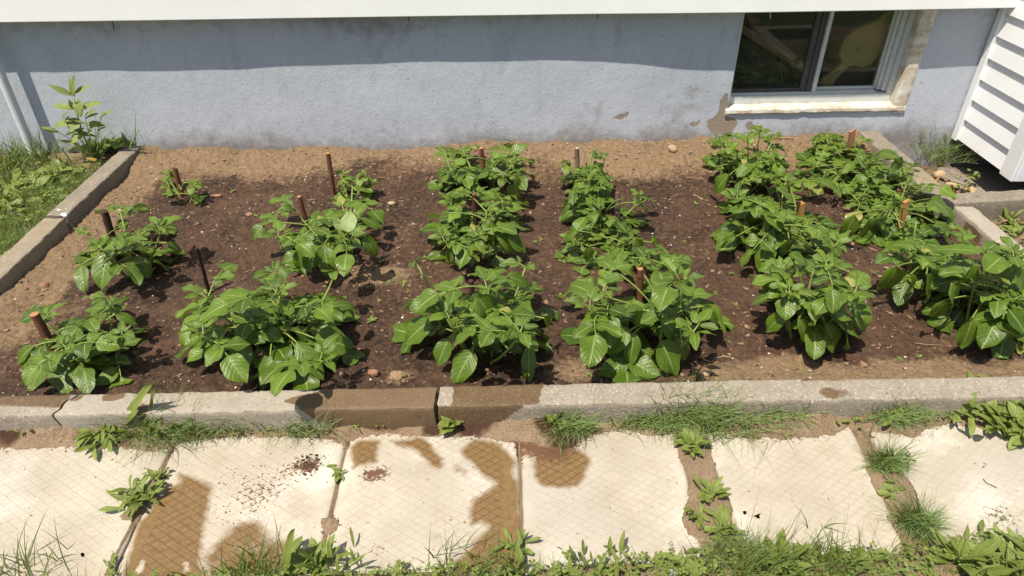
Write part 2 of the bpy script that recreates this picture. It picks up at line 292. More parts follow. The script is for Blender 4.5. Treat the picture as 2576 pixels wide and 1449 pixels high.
def blades_geo(B, A, lean, ln, wd, curve, tint, ns=5):
    n = len(B); s = np.linspace(0, 1, ns)[None]; el = (np.pi/2-lean)[:, None]-curve[:, None]*s
    dx = np.cos(el); dz = np.sin(el); d = 1/(ns-1)
    cx = np.concatenate([np.zeros((n, 1)), np.cumsum((dx[:, 1:]+dx[:, :-1])/2*d, 1)], 1)*ln[:, None]; cz = np.concatenate([np.zeros((n, 1)), np.cumsum((dz[:, 1:]+dz[:, :-1])/2*d, 1)], 1)*ln[:, None]
    cx = cx; w = wd[:, None]*(1-s**2*.93)*.5; ca, sa = np.cos(A)[:, None], np.sin(A)[:, None]
    tw = A[:, None]+1.2; ox, oy = -np.sin(tw)*w, np.cos(tw)*w
    X = B[:, 0:1]+cx*ca; Y = B[:, 1:2]+cx*sa; Z = B[:, 2:3]+cz
    P = np.stack([np.stack([X-ox, Y-oy, Z], -1), np.stack([X+ox, Y+oy, Z], -1)], 2); k = ns*2
    f = np.array([(2*i, 2*i+1, 2*i+3, 2*i+2) for i in range(ns-1)]); F = (f[None]+(np.arange(n)*k)[:, None, None]).reshape(-1, 4)
    uv = np.stack([np.tile([0., 1.], ns), np.repeat(np.linspace(0, 1, ns), 2)], 1)[None].repeat(n, 0).reshape(-1, 2)
    return P.reshape(-1, 3), F, uv, np.repeat(tint, k)
def blades_obj(name, args, mat, parent=None, ns=5, **kw):
    P, F, uv, ti = blades_geo(*args, ns=ns); return obj(name, mesh(name, P, F, mat, uv, {'tint': ti}), parent, **kw)

# ---------------------------------------------------------------- places
YW = 3.79
def soil_h(x, y):
    x = np.asarray(x, float); y = np.asarray(y, float)
    h = .022 + .052*sst(3.3, 3.74, y)*(1+.85*fbm(x*3.4, y*3+3, s=5, o=3)) + .03*sst(1.9, 1.72, y)+.028*sst(-1.95, -2.12, x)*(1+.8*fbm(y*4, x*0, s=9, o=2)) + .02*sst(1.9, 2.05, x)
    h = h + .035*np.exp(-((x-.68)**2/.045+(y-3.62)**2/.02)) + .022*np.exp(-((x-1.02)**2/.03+(y-3.66)**2/.015))
    h = h + .016*fbm(x*3.2, y*3.2, s=21, o=3) + .009*fbm(x*17, y*17, s=31, o=3)
    return h
def soil1(x, y): return float(soil_h(np.array([x]), np.array([y]))[0])

# soil
nx, ny = 560, 290
gx_, gy_ = np.meshgrid(np.linspace(-2.16, 2.16, nx), np.linspace(1.68, 3.83, ny)); X = gx_.ravel(); Y = gy_.ravel()
Z = soil_h(X, Y) + .010*np.abs(fbm(X*40, Y*40, s=41, o=3)) + .008*np.maximum(0, fbm(X*90, Y*90, s=77, o=2)-.15)*2
dry = .80*sst(3.28, 3.66, Y+.22*fbm(X*2.5, Y*2.5, s=3, o=4)) + .75*sst(-1.86, -2.02, X+.12*fbm(X*3, Y*3, s=4, o=3)) + .85*sst(.45, .8, X)*sst(1.93, 1.80, Y+.10*fbm(X*4, Y*4, s=6, o=3))
for (px, py, r, a) in [(1000, 685, .09, .55), (1440, 940, .10, .9), (1010, 950, .07, .9), (930, 690, .12, .5), (2430, 700, .15, .3), (1600, 395, .30, .75), (1560, 415, .25, .4), (640, 395, .3, .4), (330, 455, .13, .8), (60, 830, .16, .5), (15, 770, .2, .6)]:
    c = gz(px, py, .03); dry = dry+a*np.exp(-((X-c[0])**2+((Y-c[1])*1.3)**2)/(r*r))
dry = dry+.10+.24*fbm(X*1.7, Y*1.7, s=12, o=2)
for (px, py, r) in [(930, 850, .16), (880, 940, .12), (400, 900, .3), (850, 470, .25), (520, 500, .25), (1700, 500, .25)]:
    c = gz(px, py, .03); dry = dry-.35*np.exp(-((X-c[0])**2+(Y-c[1])**2)/(r*r))
struct('soil', mesh('soil', np.stack([X, Y, Z], 1), grid_faces(nx, ny), 'soil', attrs={'dry': np.clip(dry, 0, 1)}))
struct('ground', mesh('ground', [(-80, -80, -.22), (80, -80, -.22), (80, 80, -.22), (-80, 80, -.22)], [(0, 1, 2, 3)], 'ground', smooth=False))
struct('lawn', mesh('lawn', [(-30, -40, -.05), (30, -40, -.05), (30, 1.72, -.05), (-30, 1.72, -.05)], [(0, 1, 2, 3)], 'ground', smooth=False))
# raised earth beside the bed (left lawn) and right corner
nx, ny = 190, 170
a_, b_ = np.meshgrid(np.linspace(-6.5, -2.2, nx), np.linspace(1.2, 3.82, ny)); X = a_.ravel(); Y = b_.ravel(); Z = .035+.02*fbm(X*4, Y*4, s=51, o=3)+.03*sst(3.45, 3.8, Y)+.006*fbm(X*40, Y*40, s=52, o=2)
struct('lawn_earth', mesh('lawn_earth', np.stack([X, Y, Z], 1), grid_faces(nx, ny), 'sand', attrs={'wet': .32+.3*fbm(X*6, Y*6, s=2)}))
nx, ny = 70, 110
a_, b_ = np.meshgrid(np.linspace(2.1, 5., nx), np.linspace(1.4, 3.84, ny)); X = a_.ravel(); Y = b_.ravel(); Z = .012-.142*sst(2.90, 2.935, Y)+.012*fbm(X*5, Y*5, s=61, o=3)+.006*fbm(X*40, Y*40, s=62, o=2)
struct('corner_earth', mesh('corner_earth', np.stack([X, Y, Z], 1), grid_faces(nx, ny), 'sand', attrs={'wet': .35+.3*fbm(X*6, Y*6, s=3)}))

# ---------------------------------------------------------------- paving slabs
stain = [
 (poly_world([(1340, 675), (1420, 680), (1520, 730), (1600, 780), (1590, 900), (1560, 960), (1545, 1080), (1515, 1200), (1500, 1330), (1560, 1500), (880, 1500), (985, 1280), (990, 1200), (1040, 1050), (1150, 930), (1240, 800), (1360, 750)], 0, 1440), 1.),
 (poly_world([(1500, 1290), (1640, 1160), (1700, 1060), (1800, 1000), (1990, 980), (2060, 1120), (2200, 1130), (2300, 1190), (2345, 1330), (2340, 1500), (1480, 1500)], 0, 1440), .66),
 (poly_world([(640, 470), (700, 420), (860, 420), (830, 520), (840, 590), (700, 620), (650, 640), (630, 560)], 1000, 1440), 1.),
 (poly_world([(930, 425), (1180, 400), (1250, 440), (1270, 500), (1330, 560), (1310, 640), (1250, 620), (1180, 540), (1080, 480), (980, 460)], 1000, 1440), 1.),
 (poly_world([(1460, 510), (1560, 420), (1700, 420), (1800, 500), (1860, 560), (1880, 600), (1860, 650), (1900, 740), (1925, 1300), (1900, 1400), (1420, 1440), (1430, 1340), (1520, 1250), (1600, 1150), (1680, 1090), (1660, 1060), (1600, 1040), (1550, 1060), (1530, 960), (1550, 860), (1650, 830), (1720, 760), (1640, 690), (1560, 620), (1500, 560)], 1000, 1440), 1.),
 (poly_world([(1380, 640), (1450, 590), (1530, 640), (1510, 690), (1420, 680)], 1000, 1440), .75),
 (poly_world([(1210, 1120), (1310, 1130), (1310, 1180), (1210, 1185)], 1000, 1440), .7),
 (poly_world([(-95, 420), (20, 440), (20, 560), (-95, 545)], 2000, 1440), .9),
 (poly_world([(0, 530), (130, 480), (350, 495), (400, 540), (440, 590), (400, 680), (330, 770), (200, 790), (60, 760), (10, 700)], 2000, 1440), 1.)]
dryhole = [poly_world([(1060, 1330), (1090, 1335), (1080, 1410), (1060, 1430), (1015, 1430), (1030, 1390), (1055, 1375)], 0, 1440), poly_world([(1375, 1340), (1420, 1345), (1415, 1380), (1450, 1410), (1385, 1415), (1400, 1380)], 0, 1440)]
dirts = [(gz(*zq(340, 620, 1000, 1440)), .03, .5), (gz(*zq(250, 600, 1000, 1440)), .06, .45), (gz(*zq(880, 660, 1000, 1440)), .05, .42), (gz(*zq(780, 690, 1000, 1440)), .045, .5), (gz(*zq(490, 1060, 1000, 1440)), .055, .5), (gz(*zq(820, 1250, 1000, 1440)), .06, .42), (gz(*zq(1850, 830, 0, 1440)), .13, .27), (gz(*zq(60, 800, 1000, 1440)), .12, .26), (gz(*zq(100, 520, 2000, 1440)), .10, .55), (gz(*zq(1850, 1000, 2840, 1440)), .07, .5), (gz(*zq(1700, 610, 2840, 1440)), .03, .45), (gz(*zq(560, 840, 0, 1440)), .05, .3)]
EDGE = [(-60, 1105), (60, 1098), (110, 1075), (210, 1072), (250, 1092), (330, 1108), (410, 1122), (470, 1104), (560, 1092), (700, 1092), (780, 1104), (870, 1114), (940, 1092), (1100, 1098), (1190, 1102), (1290, 1112), (1320, 1112), (1420, 1130), (1500, 1092), (1560, 1080), (1640, 1096), (1710, 1094), (1740, 1120), (1800, 1090), (1900, 1104), (2000, 1106), (2080, 1096), (2130, 1080), (2170, 1084), (2240, 1092), (2300, 1104), (2340, 1074), (2400, 1066), (2480, 1078), (2560, 1094), (2700, 1110)]
EW = np.array([gz(a, b, .0)[:2] for a, b in EDGE])
def y_edge(x): return np.minimum(np.interp(x, EW[:, 0], EW[:, 1]), 1.578)-.032*sst(-.95, -1.25, x)
def slab(label, x0, x1, y0, y1, sk0=0., sk1=0., rim=(.06, .06)):
    nx = int((x1-x0)/.009)+2; ny = int((y1-y0)/.009)+2
    u, v = np.meshgrid(np.linspace(0, 1, nx), np.linspace(0, 1, ny)); u = u.ravel(); v = v.ravel()
    yy = y0+(y1-y0)*v; X = (x0+sk0*(1-v))*(1-u)+(x1+sk1*(1-v))*u; ex = np.minimum(u, 1-u)*(x1-x0); ey = np.minimum(v, 1-v)*(y1-y0); e = np.minimum(ex, ey)
    X = X+.004*fbm(yy*14, X*2, s=71, o=3)*(ex < .02); Z = .0009*fbm(X*30, yy*30, s=72)-.006*sst(.012, 0, e+.004*fbm(X*40, yy*40, s=73))
    wet = np.zeros_like(X)
    for P, a in stain: wet = np.maximum(wet, a*np.clip(.5+sdist(X, yy, P)/.075, 0, 1))
    for P in dryhole: wet = np.minimum(wet, 1-np.clip(.5+sdist(X, yy, P)/.03, 0, 1))
    dirt = .30*sst(.10, .0, yy-0*X-1.56+.10*0)*0
    dirt = .42*np.clip(1-(y_edge(X)-yy)/.085, 0, 1)**1.5
    for c, r, a in dirts: dirt = dirt+a*np.exp(-((X-c[0])**2+((yy-c[1])*1.25)**2)/(r*r))
    dirt = dirt+.30*sst(.016, 0, ex)
    rm = sst(rim[0]-.004, rim[0], u*(x1-x0))*sst(rim[1]-.004, rim[1], (1-u)*(x1-x0))
    n = nx*ny; V = np.stack([X, yy, Z], 1); F = grid_faces(nx, ny)
    per = list(range(nx))+[j*nx+nx-1 for j in range(1, ny)]+[n-1-i for i in range(1, nx)]+[j*nx for j in range(ny-2, 0, -1)]
    B = V[per].copy(); B[:, 2] = -.05; V = np.concatenate([V, B]); m = len(per); ar = np.arange(m); side = np.stack([np.array(per)[(ar+1) % m], np.array(per)[ar], n+ar, n+(ar+1) % m], 1)
    F = np.concatenate([F, side]); A = {k: np.concatenate([a, a[per]]) for k, a in (('wet', wet), ('dirt', dirt), ('rim', rm))}
    return obj('paving_slab', mesh('paving_slab', V, F, 'slab', attrs=A), None, label, 'paving slab', 'paving slabs of the garden path')
slab('cream paving slab at the left edge of the photo, dry and unstained', -2.00, -1.132, .94, 1.597, 0, .022, (.05, .05))
slab('paving slab with a large wet brown stain along its left side and crumbs of soil', -1.124, -.558, .94, 1.597, .022, .008, (.05, .055))
slab('paving slab second from left joint, wet brown along its right edge with a white patch at front', -.551, .010, .94, 1.597, .012, .0, (.045, .055))
slab('paving slab with one small wet brown patch at its upper left corner', .018, .537, .94, 1.597, .0, -.03, (.045, .03))
slab('dry paving slab between two sandy weed grown gaps, with two dark chips on it', .622, 1.122, .94, 1.597, .012, -.055, (.04, .03))
slab('paving slab at the right edge of the photo with dry straw scattered on it', 1.160, 1.95, .94, 1.597, .06, 0, (.04, .05))

# sand between kerb and slabs, and in the joints
nx, ny = 640, 40
a_, b_ = np.meshgrid(np.linspace(-2.3, 2.3, nx), np.linspace(1.42, 1.615, ny)); X = a_.ravel(); Y = b_.ravel()
d = Y-y_edge(X)-.012*fbm(X*22, Y*22, s=81, o=4)-.008*fbm(X*80, Y*80, s=82, o=2)
Z = np.where(d > 0, .001+.32*np.clip(d, 0, .03)+(.55+.5*sst(-.9, -1.3, X))*np.clip(d-.03, 0, .09)*(1+.4*fbm(X*6, Y*0, s=85, o=2)), -.02+d*.2)+.003*fbm(X*60, Y*60, s=83, o=3)*(d > 0)
wet = .15+.25*fbm(X*9, Y*9, s=84)
for px, py, r in [(1180, 1075, .05), (1100, 1068, .05), (1235, 1062, .04), (1370, 1062, .05), (960, 1060, .07), (300, 1110, .07), (30, 1095, .05), (1420, 1120, .06)]:
    c = gz(px, py, .01); wet = wet+.6*np.exp(-((X-c[0])**2+(Y-c[1])**2)/(r*r))
struct('sand_strip', mesh('sand_strip', np.stack([X, Y, Z], 1), grid_faces(nx, ny), 'sand', attrs={'wet': np.clip(wet, 0, 1)}))
def sandpatch(name, P, top, wetv=.15, rough=.012, base=-.012, step=.006):
    P = np.array(P); x0, y0 = P.min(0)-.04; x1, y1 = P.max(0)+.04; nx = int((x1-x0)/step)+2; ny = int((y1-y0)/step)+2
    a, b = np.meshgrid(np.linspace(x0, x1, nx), np.linspace(y0, y1, ny)); X = a.ravel(); Y = b.ravel(); d = sdist(X, Y, [tuple(p) for p in P])+rough*fbm(X*28, Y*28, s=91, o=4)
    Z = np.where(d > 0, .0015+top*np.tanh(d/.03), base+.25*d)+.002*fbm(X*70, Y*70, s=92, o=3)*(d > 0)
    return struct(name, mesh(name, np.stack([X, Y, Z], 1), grid_faces(nx, ny), 'sand', attrs={'wet': np.clip(wetv+.3*fbm(X*8, Y*8, s=93)+.4*sst(.02, 0., d)*(wetv > .3), 0, 1)}))
sandpatch('joint_sand', poly_world([(1085, 360), (1300, 360), (1350, 520), (1385, 640), (1400, 760), (1470, 830), (1500, 1000), (1500, 1130), (1330, 1210), (1290, 1270), (1230, 1180), (1160, 1130), (1120, 1020), (1125, 920), (1170, 850), (1165, 740), (1140, 650), (1100, 560)], 2000, 1440), .007)
sandpatch('joint_sand', poly_world([(720, 330), (820, 360), (840, 470), (960, 540), (1080, 650), (1170, 760), (1230, 880), (1225, 960), (1200, 1010), (1100, 1000), (1060, 930), (930, 860), (850, 760), (825, 640), (850, 560), (790, 440)], 2840, 1440), .007, .22)
sandpatch('joint_sand', poly_world([(985, 1000), (1090, 1000), (1180, 1150), (1260, 1300), (1100, 1330), (1080, 1180), (1030, 1090)], 2840, 1440), .005, .12)
sandpatch('joint_sand', poly_world([(400, 1010), (500, 985), (560, 1020), (550, 1090), (500, 1150), (540, 1200), (440, 1230), (450, 1130), (390, 1090)], 1000, 1440), .005, .1)
sandpatch('joint_sand', poly_world([(1240, 620), (1280, 640), (1240, 760), (1180, 830), (1220, 900), (1100, 960), (1040, 1040), (920, 1040), (900, 1000), (1050, 900), (1160, 760)], 0, 1440), .006, .3)
for x0 in (-1.128, -.555, .014): sandpatch('joint_sand', [(x0-.004, 1.02), (x0+.005, 1.02), (x0+.004, 1.57), (x0-.005, 1.57)], .001, .12, .003, -.012)

# ---------------------------------------------------------------- kerbs
def kerb(label, p0, p1, w, z0, z1, mat='kerb', wetf=None, jag0=0., jag1=0., jf=None, lich=None, paint=None, tilt=0., bumpy=.0022, group='concrete kerb blocks around the bed'):
    """block from p0 to p1, width w to the LEFT of the direction p0->p1"""
    p0 = np.array(p0, float); p1 = np.array(p1, float); d = p1-p0; Ln = np.linalg.norm(d); d /= Ln; nrm = np.array([-d[1], d[0]])
    b = .008; pr = []
    def seg(a, c, n): return [(a[0]+(c[0]-a[0])*i/n, a[1]+(c[1]-a[1])*i/n) for i in range(n)]
    H = z1-z0; pr = seg((0, z0), (0, z1-b), 9)+seg((0, z1-b), (b*.3, z1-b*.3), 1)+seg((b*.3, z1-b*.3), (b, z1), 1)+seg((b, z1), (w-b, z1), 10)+seg((w-b, z1), (w-b*.3, z1-b*.3), 1)+seg((w-b*.3, z1-b*.3), (w, z1-b), 1)+seg((w, z1-b), (w, z0), 9)+[(w, z0)]
    pr = np.array(pr); k = len(pr); m = max(8, int(Ln/.010)); s = np.linspace(0, 1, m)
    off, zz = pr[:, 0], pr[:, 1]; S, O = np.meshgrid(s*Ln, off, indexing='ij'); _, Zz = np.meshgrid(s, zz, indexing='ij')
    jf = jf or (lambda o, z: fbm(o*28, z*28, s=7, o=3)*1.6)
    J0 = jag0*jf(O, Zz); J1 = jag1*jf(O, Zz); t = S/Ln; S2 = S+J0*np.clip(1-S/.12, 0, 1)+J1*np.clip(1-(Ln-S)/.12, 0, 1)
    x = p0[0]+d[0]*S2+nrm[0]*O; y = p0[1]+d[1]*S2+nrm[1]*O; z = Zz+tilt*(t-.5)
    e = bumpy; n1 = fbm(x*22, y*22, z*22, s=11, o=4)+.8*np.minimum(0, fbm(x*55, y*55, z*55, s=15, o=2)+.25)
    edge = np.exp(-((O-0)**2+(Zz-z1)**2)/.0004)+np.exp(-((O-w)**2+(Zz-z1)**2)/.0004)
    z = z+e*n1*(1+1.5*edge)-.004*edge*np.maximum(0, fbm(x*16, y*16, s=19, o=3)); q = e*1.0*fbm(x*22, y*22, z*22, s=12, o=4); sg = np.where(O < w/2, 1, -1); x = x+nrm[0]*q*sg; y = y+nrm[1]*q*sg
    V = np.stack([x, y, z], -1).reshape(-1, 3); F = grid_faces(k, m)[:, ::-1]
    X, Y, Zv = V.T; A = {'wet': np.clip(wetf(X, Y, Zv), 0, 1) if wetf else np.zeros(len(V)), 'lichen': lich(X, Y, Zv) if lich else np.zeros(len(V)), 'paint': paint(X, Y, Zv) if paint else np.zeros(len(V))}
    c0 = V[:k].mean(0); c1 = V[-k:].mean(0); n = len(V); V = np.concatenate([V, [c0], [c1]]); A = {q: np.concatenate([a, [0, 0]]) for q, a in A.items()}
    i = np.arange(k-1); caps = np.concatenate([np.stack([i, i+1, np.full(k-1, n), np.full(k-1, n)], 1), np.stack([n-k+i+1, n-k+i, np.full(k-1, n+1), np.full(k-1, n+1)], 1)])
    Fl = F.tolist()+[tuple(f[:3]) for f in caps.tolist()]
    me = mesh('concrete_kerb', V, Fl, mat, attrs=A, smooth=True)
    if hasattr(me, 'set_sharp_from_angle'): me.set_sharp_from_angle(angle=R_(38))
    return obj('concrete_kerb', me, None, label, 'kerb', group)
def pwet(polys, soft=.02):
    def f(X, Y, Z):
        w = np.zeros_like(X)
        for P, a in polys: w = np.maximum(w, a*np.clip(.5+sdist(X, Y, P)/soft, 0, 1))
        return w
    return f
ZK = .10
wl = [(poly_world([(-300, 60), (545, 60), (520, 150), (470, 180), (0, 165), (-300, 250)], 0, 1440, ZK), .9)]
w1 = [(poly_world([(545, 90), (640, 75), (600, 120), (520, 130)], 0, 1440, ZK), 1.), (poly_world([(770, 85), (830, 60), (960, 55), (940, 105), (850, 130), (770, 125)], 0, 1440, ZK), 1.), (poly_world([(1030, 170), (1090, 140), (1120, 180), (1100, 230), (1030, 230)], 0, 1440, ZK), 1.), (poly_world([(1330, 60), (1400, 50), (1400, 75), (1340, 78)], 0, 1440, ZK), .8)]
pb = [(-.97, 1.585), (-.85, 1.72)]
def wet_b(X, Y, Z):
    w = pwet(w1)(X, Y, Z); xe = gz(*zq(275, 100, 1000, 1440), ZK)[0]; bx = xe+.02*fbm(Y*40, Z*40, s=3)+np.where(Y < 1.607, (ZK-Z)*1.3, -.06*np.exp(-((Y-1.645)/.02)**2)+.06*sst(1.66, 1.70, Y))
    return np.maximum(w, np.clip(.5+(X-bx)/.02, 0, 1))
def wet_c(X, Y, Z):
    x1 = gz(*zq(2085, 60, 1000, 1440), ZK)[0]; x0 = gz(*zq(1400, 60, 1000, 1440), ZK)[0]; top = np.clip(.5+(x1-X+.03*fbm(X*20, Y*20, s=8)+.25*(Y-1.65))/.03, 0, 1)*np.clip(.5+(X-x0+.02*fbm(X*30, Y*30, s=9))/.02, 0, 1)
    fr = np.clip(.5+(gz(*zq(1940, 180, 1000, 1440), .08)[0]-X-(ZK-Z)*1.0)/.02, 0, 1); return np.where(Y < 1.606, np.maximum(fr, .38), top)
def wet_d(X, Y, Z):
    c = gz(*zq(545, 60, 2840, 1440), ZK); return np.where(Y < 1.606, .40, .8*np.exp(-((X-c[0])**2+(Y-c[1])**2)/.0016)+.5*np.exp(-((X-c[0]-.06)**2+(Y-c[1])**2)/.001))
xa = gz(172, 1000, ZK)[0]; xb = gz(1100, 990, ZK)[0]; xc = gz(2032, 990, ZK)[0]
crack = lambda o, z: np.interp(o-(ZK-z)*.9, [-.09, -.06, -.03, .0, .012, .03, .045, .065, .08, .10], [.5, .1, -.25, -.5, -.35, .05, -.1, .0, .75, 1.0])
K1 = kerb('broken left end block of the front kerb, brown and speckled, beside the crack', (-2.7, 1.60), (xa-.004, 1.60), .10, -.03, ZK, 'kerb_a', pwet(wl, .03), 0, .026, crack)
K2 = kerb('pale front kerb block with round damp spots, dark and wet on its right half', (xa+.004, 1.60), (xb-.006, 1.60), .10, -.03, ZK, 'kerb', wet_b, .026, .004, lambda o, z: crack(o, z))
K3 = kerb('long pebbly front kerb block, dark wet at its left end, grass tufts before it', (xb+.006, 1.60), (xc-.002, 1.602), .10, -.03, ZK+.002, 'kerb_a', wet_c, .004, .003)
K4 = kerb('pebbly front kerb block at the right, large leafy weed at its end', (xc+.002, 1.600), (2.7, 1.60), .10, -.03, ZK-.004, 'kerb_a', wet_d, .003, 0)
yj = 2.905
def wp(X, Y, Z): return .34*sst(yj-.01, yj+.02, Y)*sst(yj+.35, yj+.05, Y)*(Z > .12)+.45*np.exp(-((X+2.14)**2+(Y-yj)**2)/.0009)
K5 = kerb('near block of the left kerb, smooth and tan, lower than the next', (-2.145, 1.55), (-2.145, yj-.004), .105, -.05, .118, 'kerb_t', lambda X, Y, Z: .25+0*X, 0, .006)
K6 = kerb('far block of the left kerb running to the wall, with splashes of white paint', (-2.140, yj+.004), (-2.135, 3.74), .10, -.05, .128, 'kerb_s', lambda X, Y, Z: np.where(X > -2.15, .38, .2), .006, 0, paint=wp)  # bed side toned darker and browner than the top and back
K7 = kerb('far block of the right kerb with yellow lichen, running to the wall', (2.165, 2.96), (2.155, 3.76), .115, -.2, .118, 'kerb_s', None, .012, 0, lich=lambda X, Y, Z: .47*sst(2.95, 3.05, Y)*sst(3.4, 3.25, Y)*sst(2.03, 2.06, X))
K8 = kerb('near block of the right kerb, pale top and darker brown side, potato leaves against it', (2.222, 1.71), (2.205, 2.85), .092, -.05, .112, 'kerb', lambda X, Y, Z: np.where(X < 2.122, .9*np.exp(-((Y-2.68)/.09)**2)*(Z < .095), 0), 0, .008)  # bed side darker and browner along one stretch towards its far end
K9 = kerb('short crosswise kerb block meeting the right kerb beside the dark pad', (2.050, 2.858), (4.6, 3.05), .10, -.2, .122, 'kerb_s', lambda X, Y, Z: .5*np.exp(-((X-2.26)**2+(Y-2.93)**2)/.002), .008, 0)

# ---------------------------------------------------------------- house
house = thing('house', 'low house with blue grey stucco foundation, white siding and a basement window', 'house', (0., YW, 0.))
WX0, WX1, WZ0 = 1.262, 2.285, .235
def wall_sheet(x0, x1, z0, z1, step=.011):
    nx = max(2, int((x1-x0)/step)+1); nz = max(2, int((z1-z0)/step)+1); a, b = np.meshgrid(np.linspace(x0, x1, nx), np.linspace(z0, z1, nz)); return a.ravel(), b.ravel(), grid_faces(nx, nz)
VX = []; VZ = []; FF = []; nb = 0
for (x0, x1, z0, z1) in [(-6.5, WX0, -.05, .95), (WX0, WX1, -.05, WZ0), (WX1, 3.6, -.23, .95)]:
    a, b, f = wall_sheet(x0, x1, z0, z1); VX.append(a); VZ.append(b); FF.append(f+nb); nb += len(a)
X = np.concatenate(VX); Zw = np.concatenate(VZ); F = np.concatenate(FF)
peelP = [([(1318, 905), (1360, 890), (1400, 850), (1405, 780), (1440, 710), (1470, 700), (1480, 790), (1460, 880), (1530, 890), (1545, 940), (1500, 1000), (1440, 1060), (1420, 1020), (1345, 1010), (1312, 960)], 1.), ([(605, 890), (640, 870), (720, 840), (728, 865), (690, 890), (650, 908)], 1.), ([(1180, 925), (1265, 905), (1265, 940), (1210, 965), (1175, 955)], .8), ([(1600, 930), (1640, 915), (1675, 940), (1665, 990), (1630, 990), (1595, 960)], .9), ([(1350, 715), (1385, 712), (1380, 730), (1355, 730)], .8)]
peel = np.zeros_like(X)
for P, a in peelP:
    Q = [tuple(gy(*zq(p, q, 2000, 0), YW)[[0, 2]]) for p, q in P]; peel = np.maximum(peel, a*np.clip(.5+sdist(X, Zw, Q)/.03, 0, 1))
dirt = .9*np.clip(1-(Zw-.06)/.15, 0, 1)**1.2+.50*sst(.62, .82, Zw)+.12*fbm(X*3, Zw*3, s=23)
for px, py, r, a in [(560, 330, .2, .35), (1230, 310, .25, .35), (1000, 130, .2, .25), (300, 120, .2, .2), (1450, 330, .2, .4), (700, 350, .15, .35), (1500, 270, .10, .4), (1700, 290, .2, .5), (950, 280, .15, .35), (1750, 230, .12, .3), (450, 340, .2, .25), (2060, 305, .25, .3), (2280, 320, .1, .4), (1560, 110, .1, .45), (870, 80, .3, .3), (1640, 120, .07, .4)]:
    c = gy(px, py, YW); dirt = dirt+a*np.exp(-((X-c[0])**2+(Zw-c[2])**2)/(r*r))
yy = YW+.0030*fbm(X*4, Zw*4, s=25, o=2)+.0007*fbm(X*34, Zw*34, s=26, o=3)+.004*np.clip(peel-.4, 0, .3)
foundation = obj('foundation_wall', mesh('foundation_wall', np.stack([X, yy, Zw], 1), F, 'wall', attrs={'peel': peel, 'dirt': np.clip(dirt, 0, 1.2)}), house)
# window reveal + interior
mb = MB()
def quad(m, a, b, c, d): m.add([a, b, c, d], [(0, 1, 2, 3)])
quad(mb, (WX0, YW, WZ0), (WX0, YW+.14, WZ0), (WX0, YW+.14, .95), (WX0, YW, .95)); quad(mb, (WX1, YW+.14, WZ0), (WX1, YW, WZ0), (WX1, YW, .95), (WX1, YW+.14, .95)); quad(mb, (WX0, YW+.14, WZ0), (WX0, YW, WZ0), (WX1, YW, WZ0), (WX1, YW+.14, WZ0))
mb.build('window_reveal', 'crust', house)
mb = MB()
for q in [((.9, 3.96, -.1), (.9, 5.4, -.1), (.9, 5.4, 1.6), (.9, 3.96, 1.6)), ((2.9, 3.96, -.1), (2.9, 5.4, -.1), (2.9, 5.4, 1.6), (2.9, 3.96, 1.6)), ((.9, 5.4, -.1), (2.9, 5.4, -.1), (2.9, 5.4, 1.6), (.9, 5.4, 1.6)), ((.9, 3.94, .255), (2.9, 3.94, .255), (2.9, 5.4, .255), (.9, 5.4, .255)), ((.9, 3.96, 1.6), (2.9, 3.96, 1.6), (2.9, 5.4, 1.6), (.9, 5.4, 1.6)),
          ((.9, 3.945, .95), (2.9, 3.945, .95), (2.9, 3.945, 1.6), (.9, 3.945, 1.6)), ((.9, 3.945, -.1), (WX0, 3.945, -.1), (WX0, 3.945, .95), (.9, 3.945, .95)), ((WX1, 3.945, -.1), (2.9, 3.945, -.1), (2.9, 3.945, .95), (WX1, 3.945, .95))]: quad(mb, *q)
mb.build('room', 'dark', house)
win = MB()
wz1 = .96
win.box(WX0+.003, 1.285, 3.845, 3.925, .262, wz1, .002)
w_ = win.build('window', 'cream', house)
mb = MB(); mb.box(WX0+.02, 2.215, 3.846, 3.926, .264, .309, .003); mb.box(1.286, 2.13, 3.862, 3.92, .309, .320, .002); mb.build('bottom_rail', 'alu', w_)
mb = MB(); mb.box(2.185, 2.215, 3.842, 3.926, .309, wz1, .003); mb.box(2.160, 2.184, 3.862, 3.926, .320, wz1, .003); mb.box(2.140, 2.159, 3.88, 3.926, .320, wz1, .002); mb.box(2.128, 2.139, 3.896, 3.926, .320, wz1, .002); mb.build('right_jamb', 'alu', w_)
mb = MB(); mb.box(1.755, 1.777, 3.858, 3.91, .320, wz1, .003); mb.build('meeting_stile', 'alu', w_)
mb = MB(); mb.box(1.690, 1.722, 3.876, 3.905, .322, wz1, .003); mb.box(1.724, 1.753, 3.872, 3.905, .322, wz1, .003); mb.box(1.287, 1.69, 3.878, 3.905, .322, .340, .002); mb.build('screen_frame', 'screen', w_)
mb = MB(); mb.box(1.778, 2.127, 3.898, 3.922, .322, .336, .002); mb.build('sash_rail', 'alu', w_)
mb = MB(); mb.box(1.286, 1.692, 3.888, 3.892, .338, wz1); mb.build('pane', 'glass', w_, label='left pane behind the insect screen')
mb = MB(); mb.box(1.776, 2.130, 3.908, 3.912, .334, wz1); mb.build('pane', 'glass', w_, label='right pane in front of the tan board')
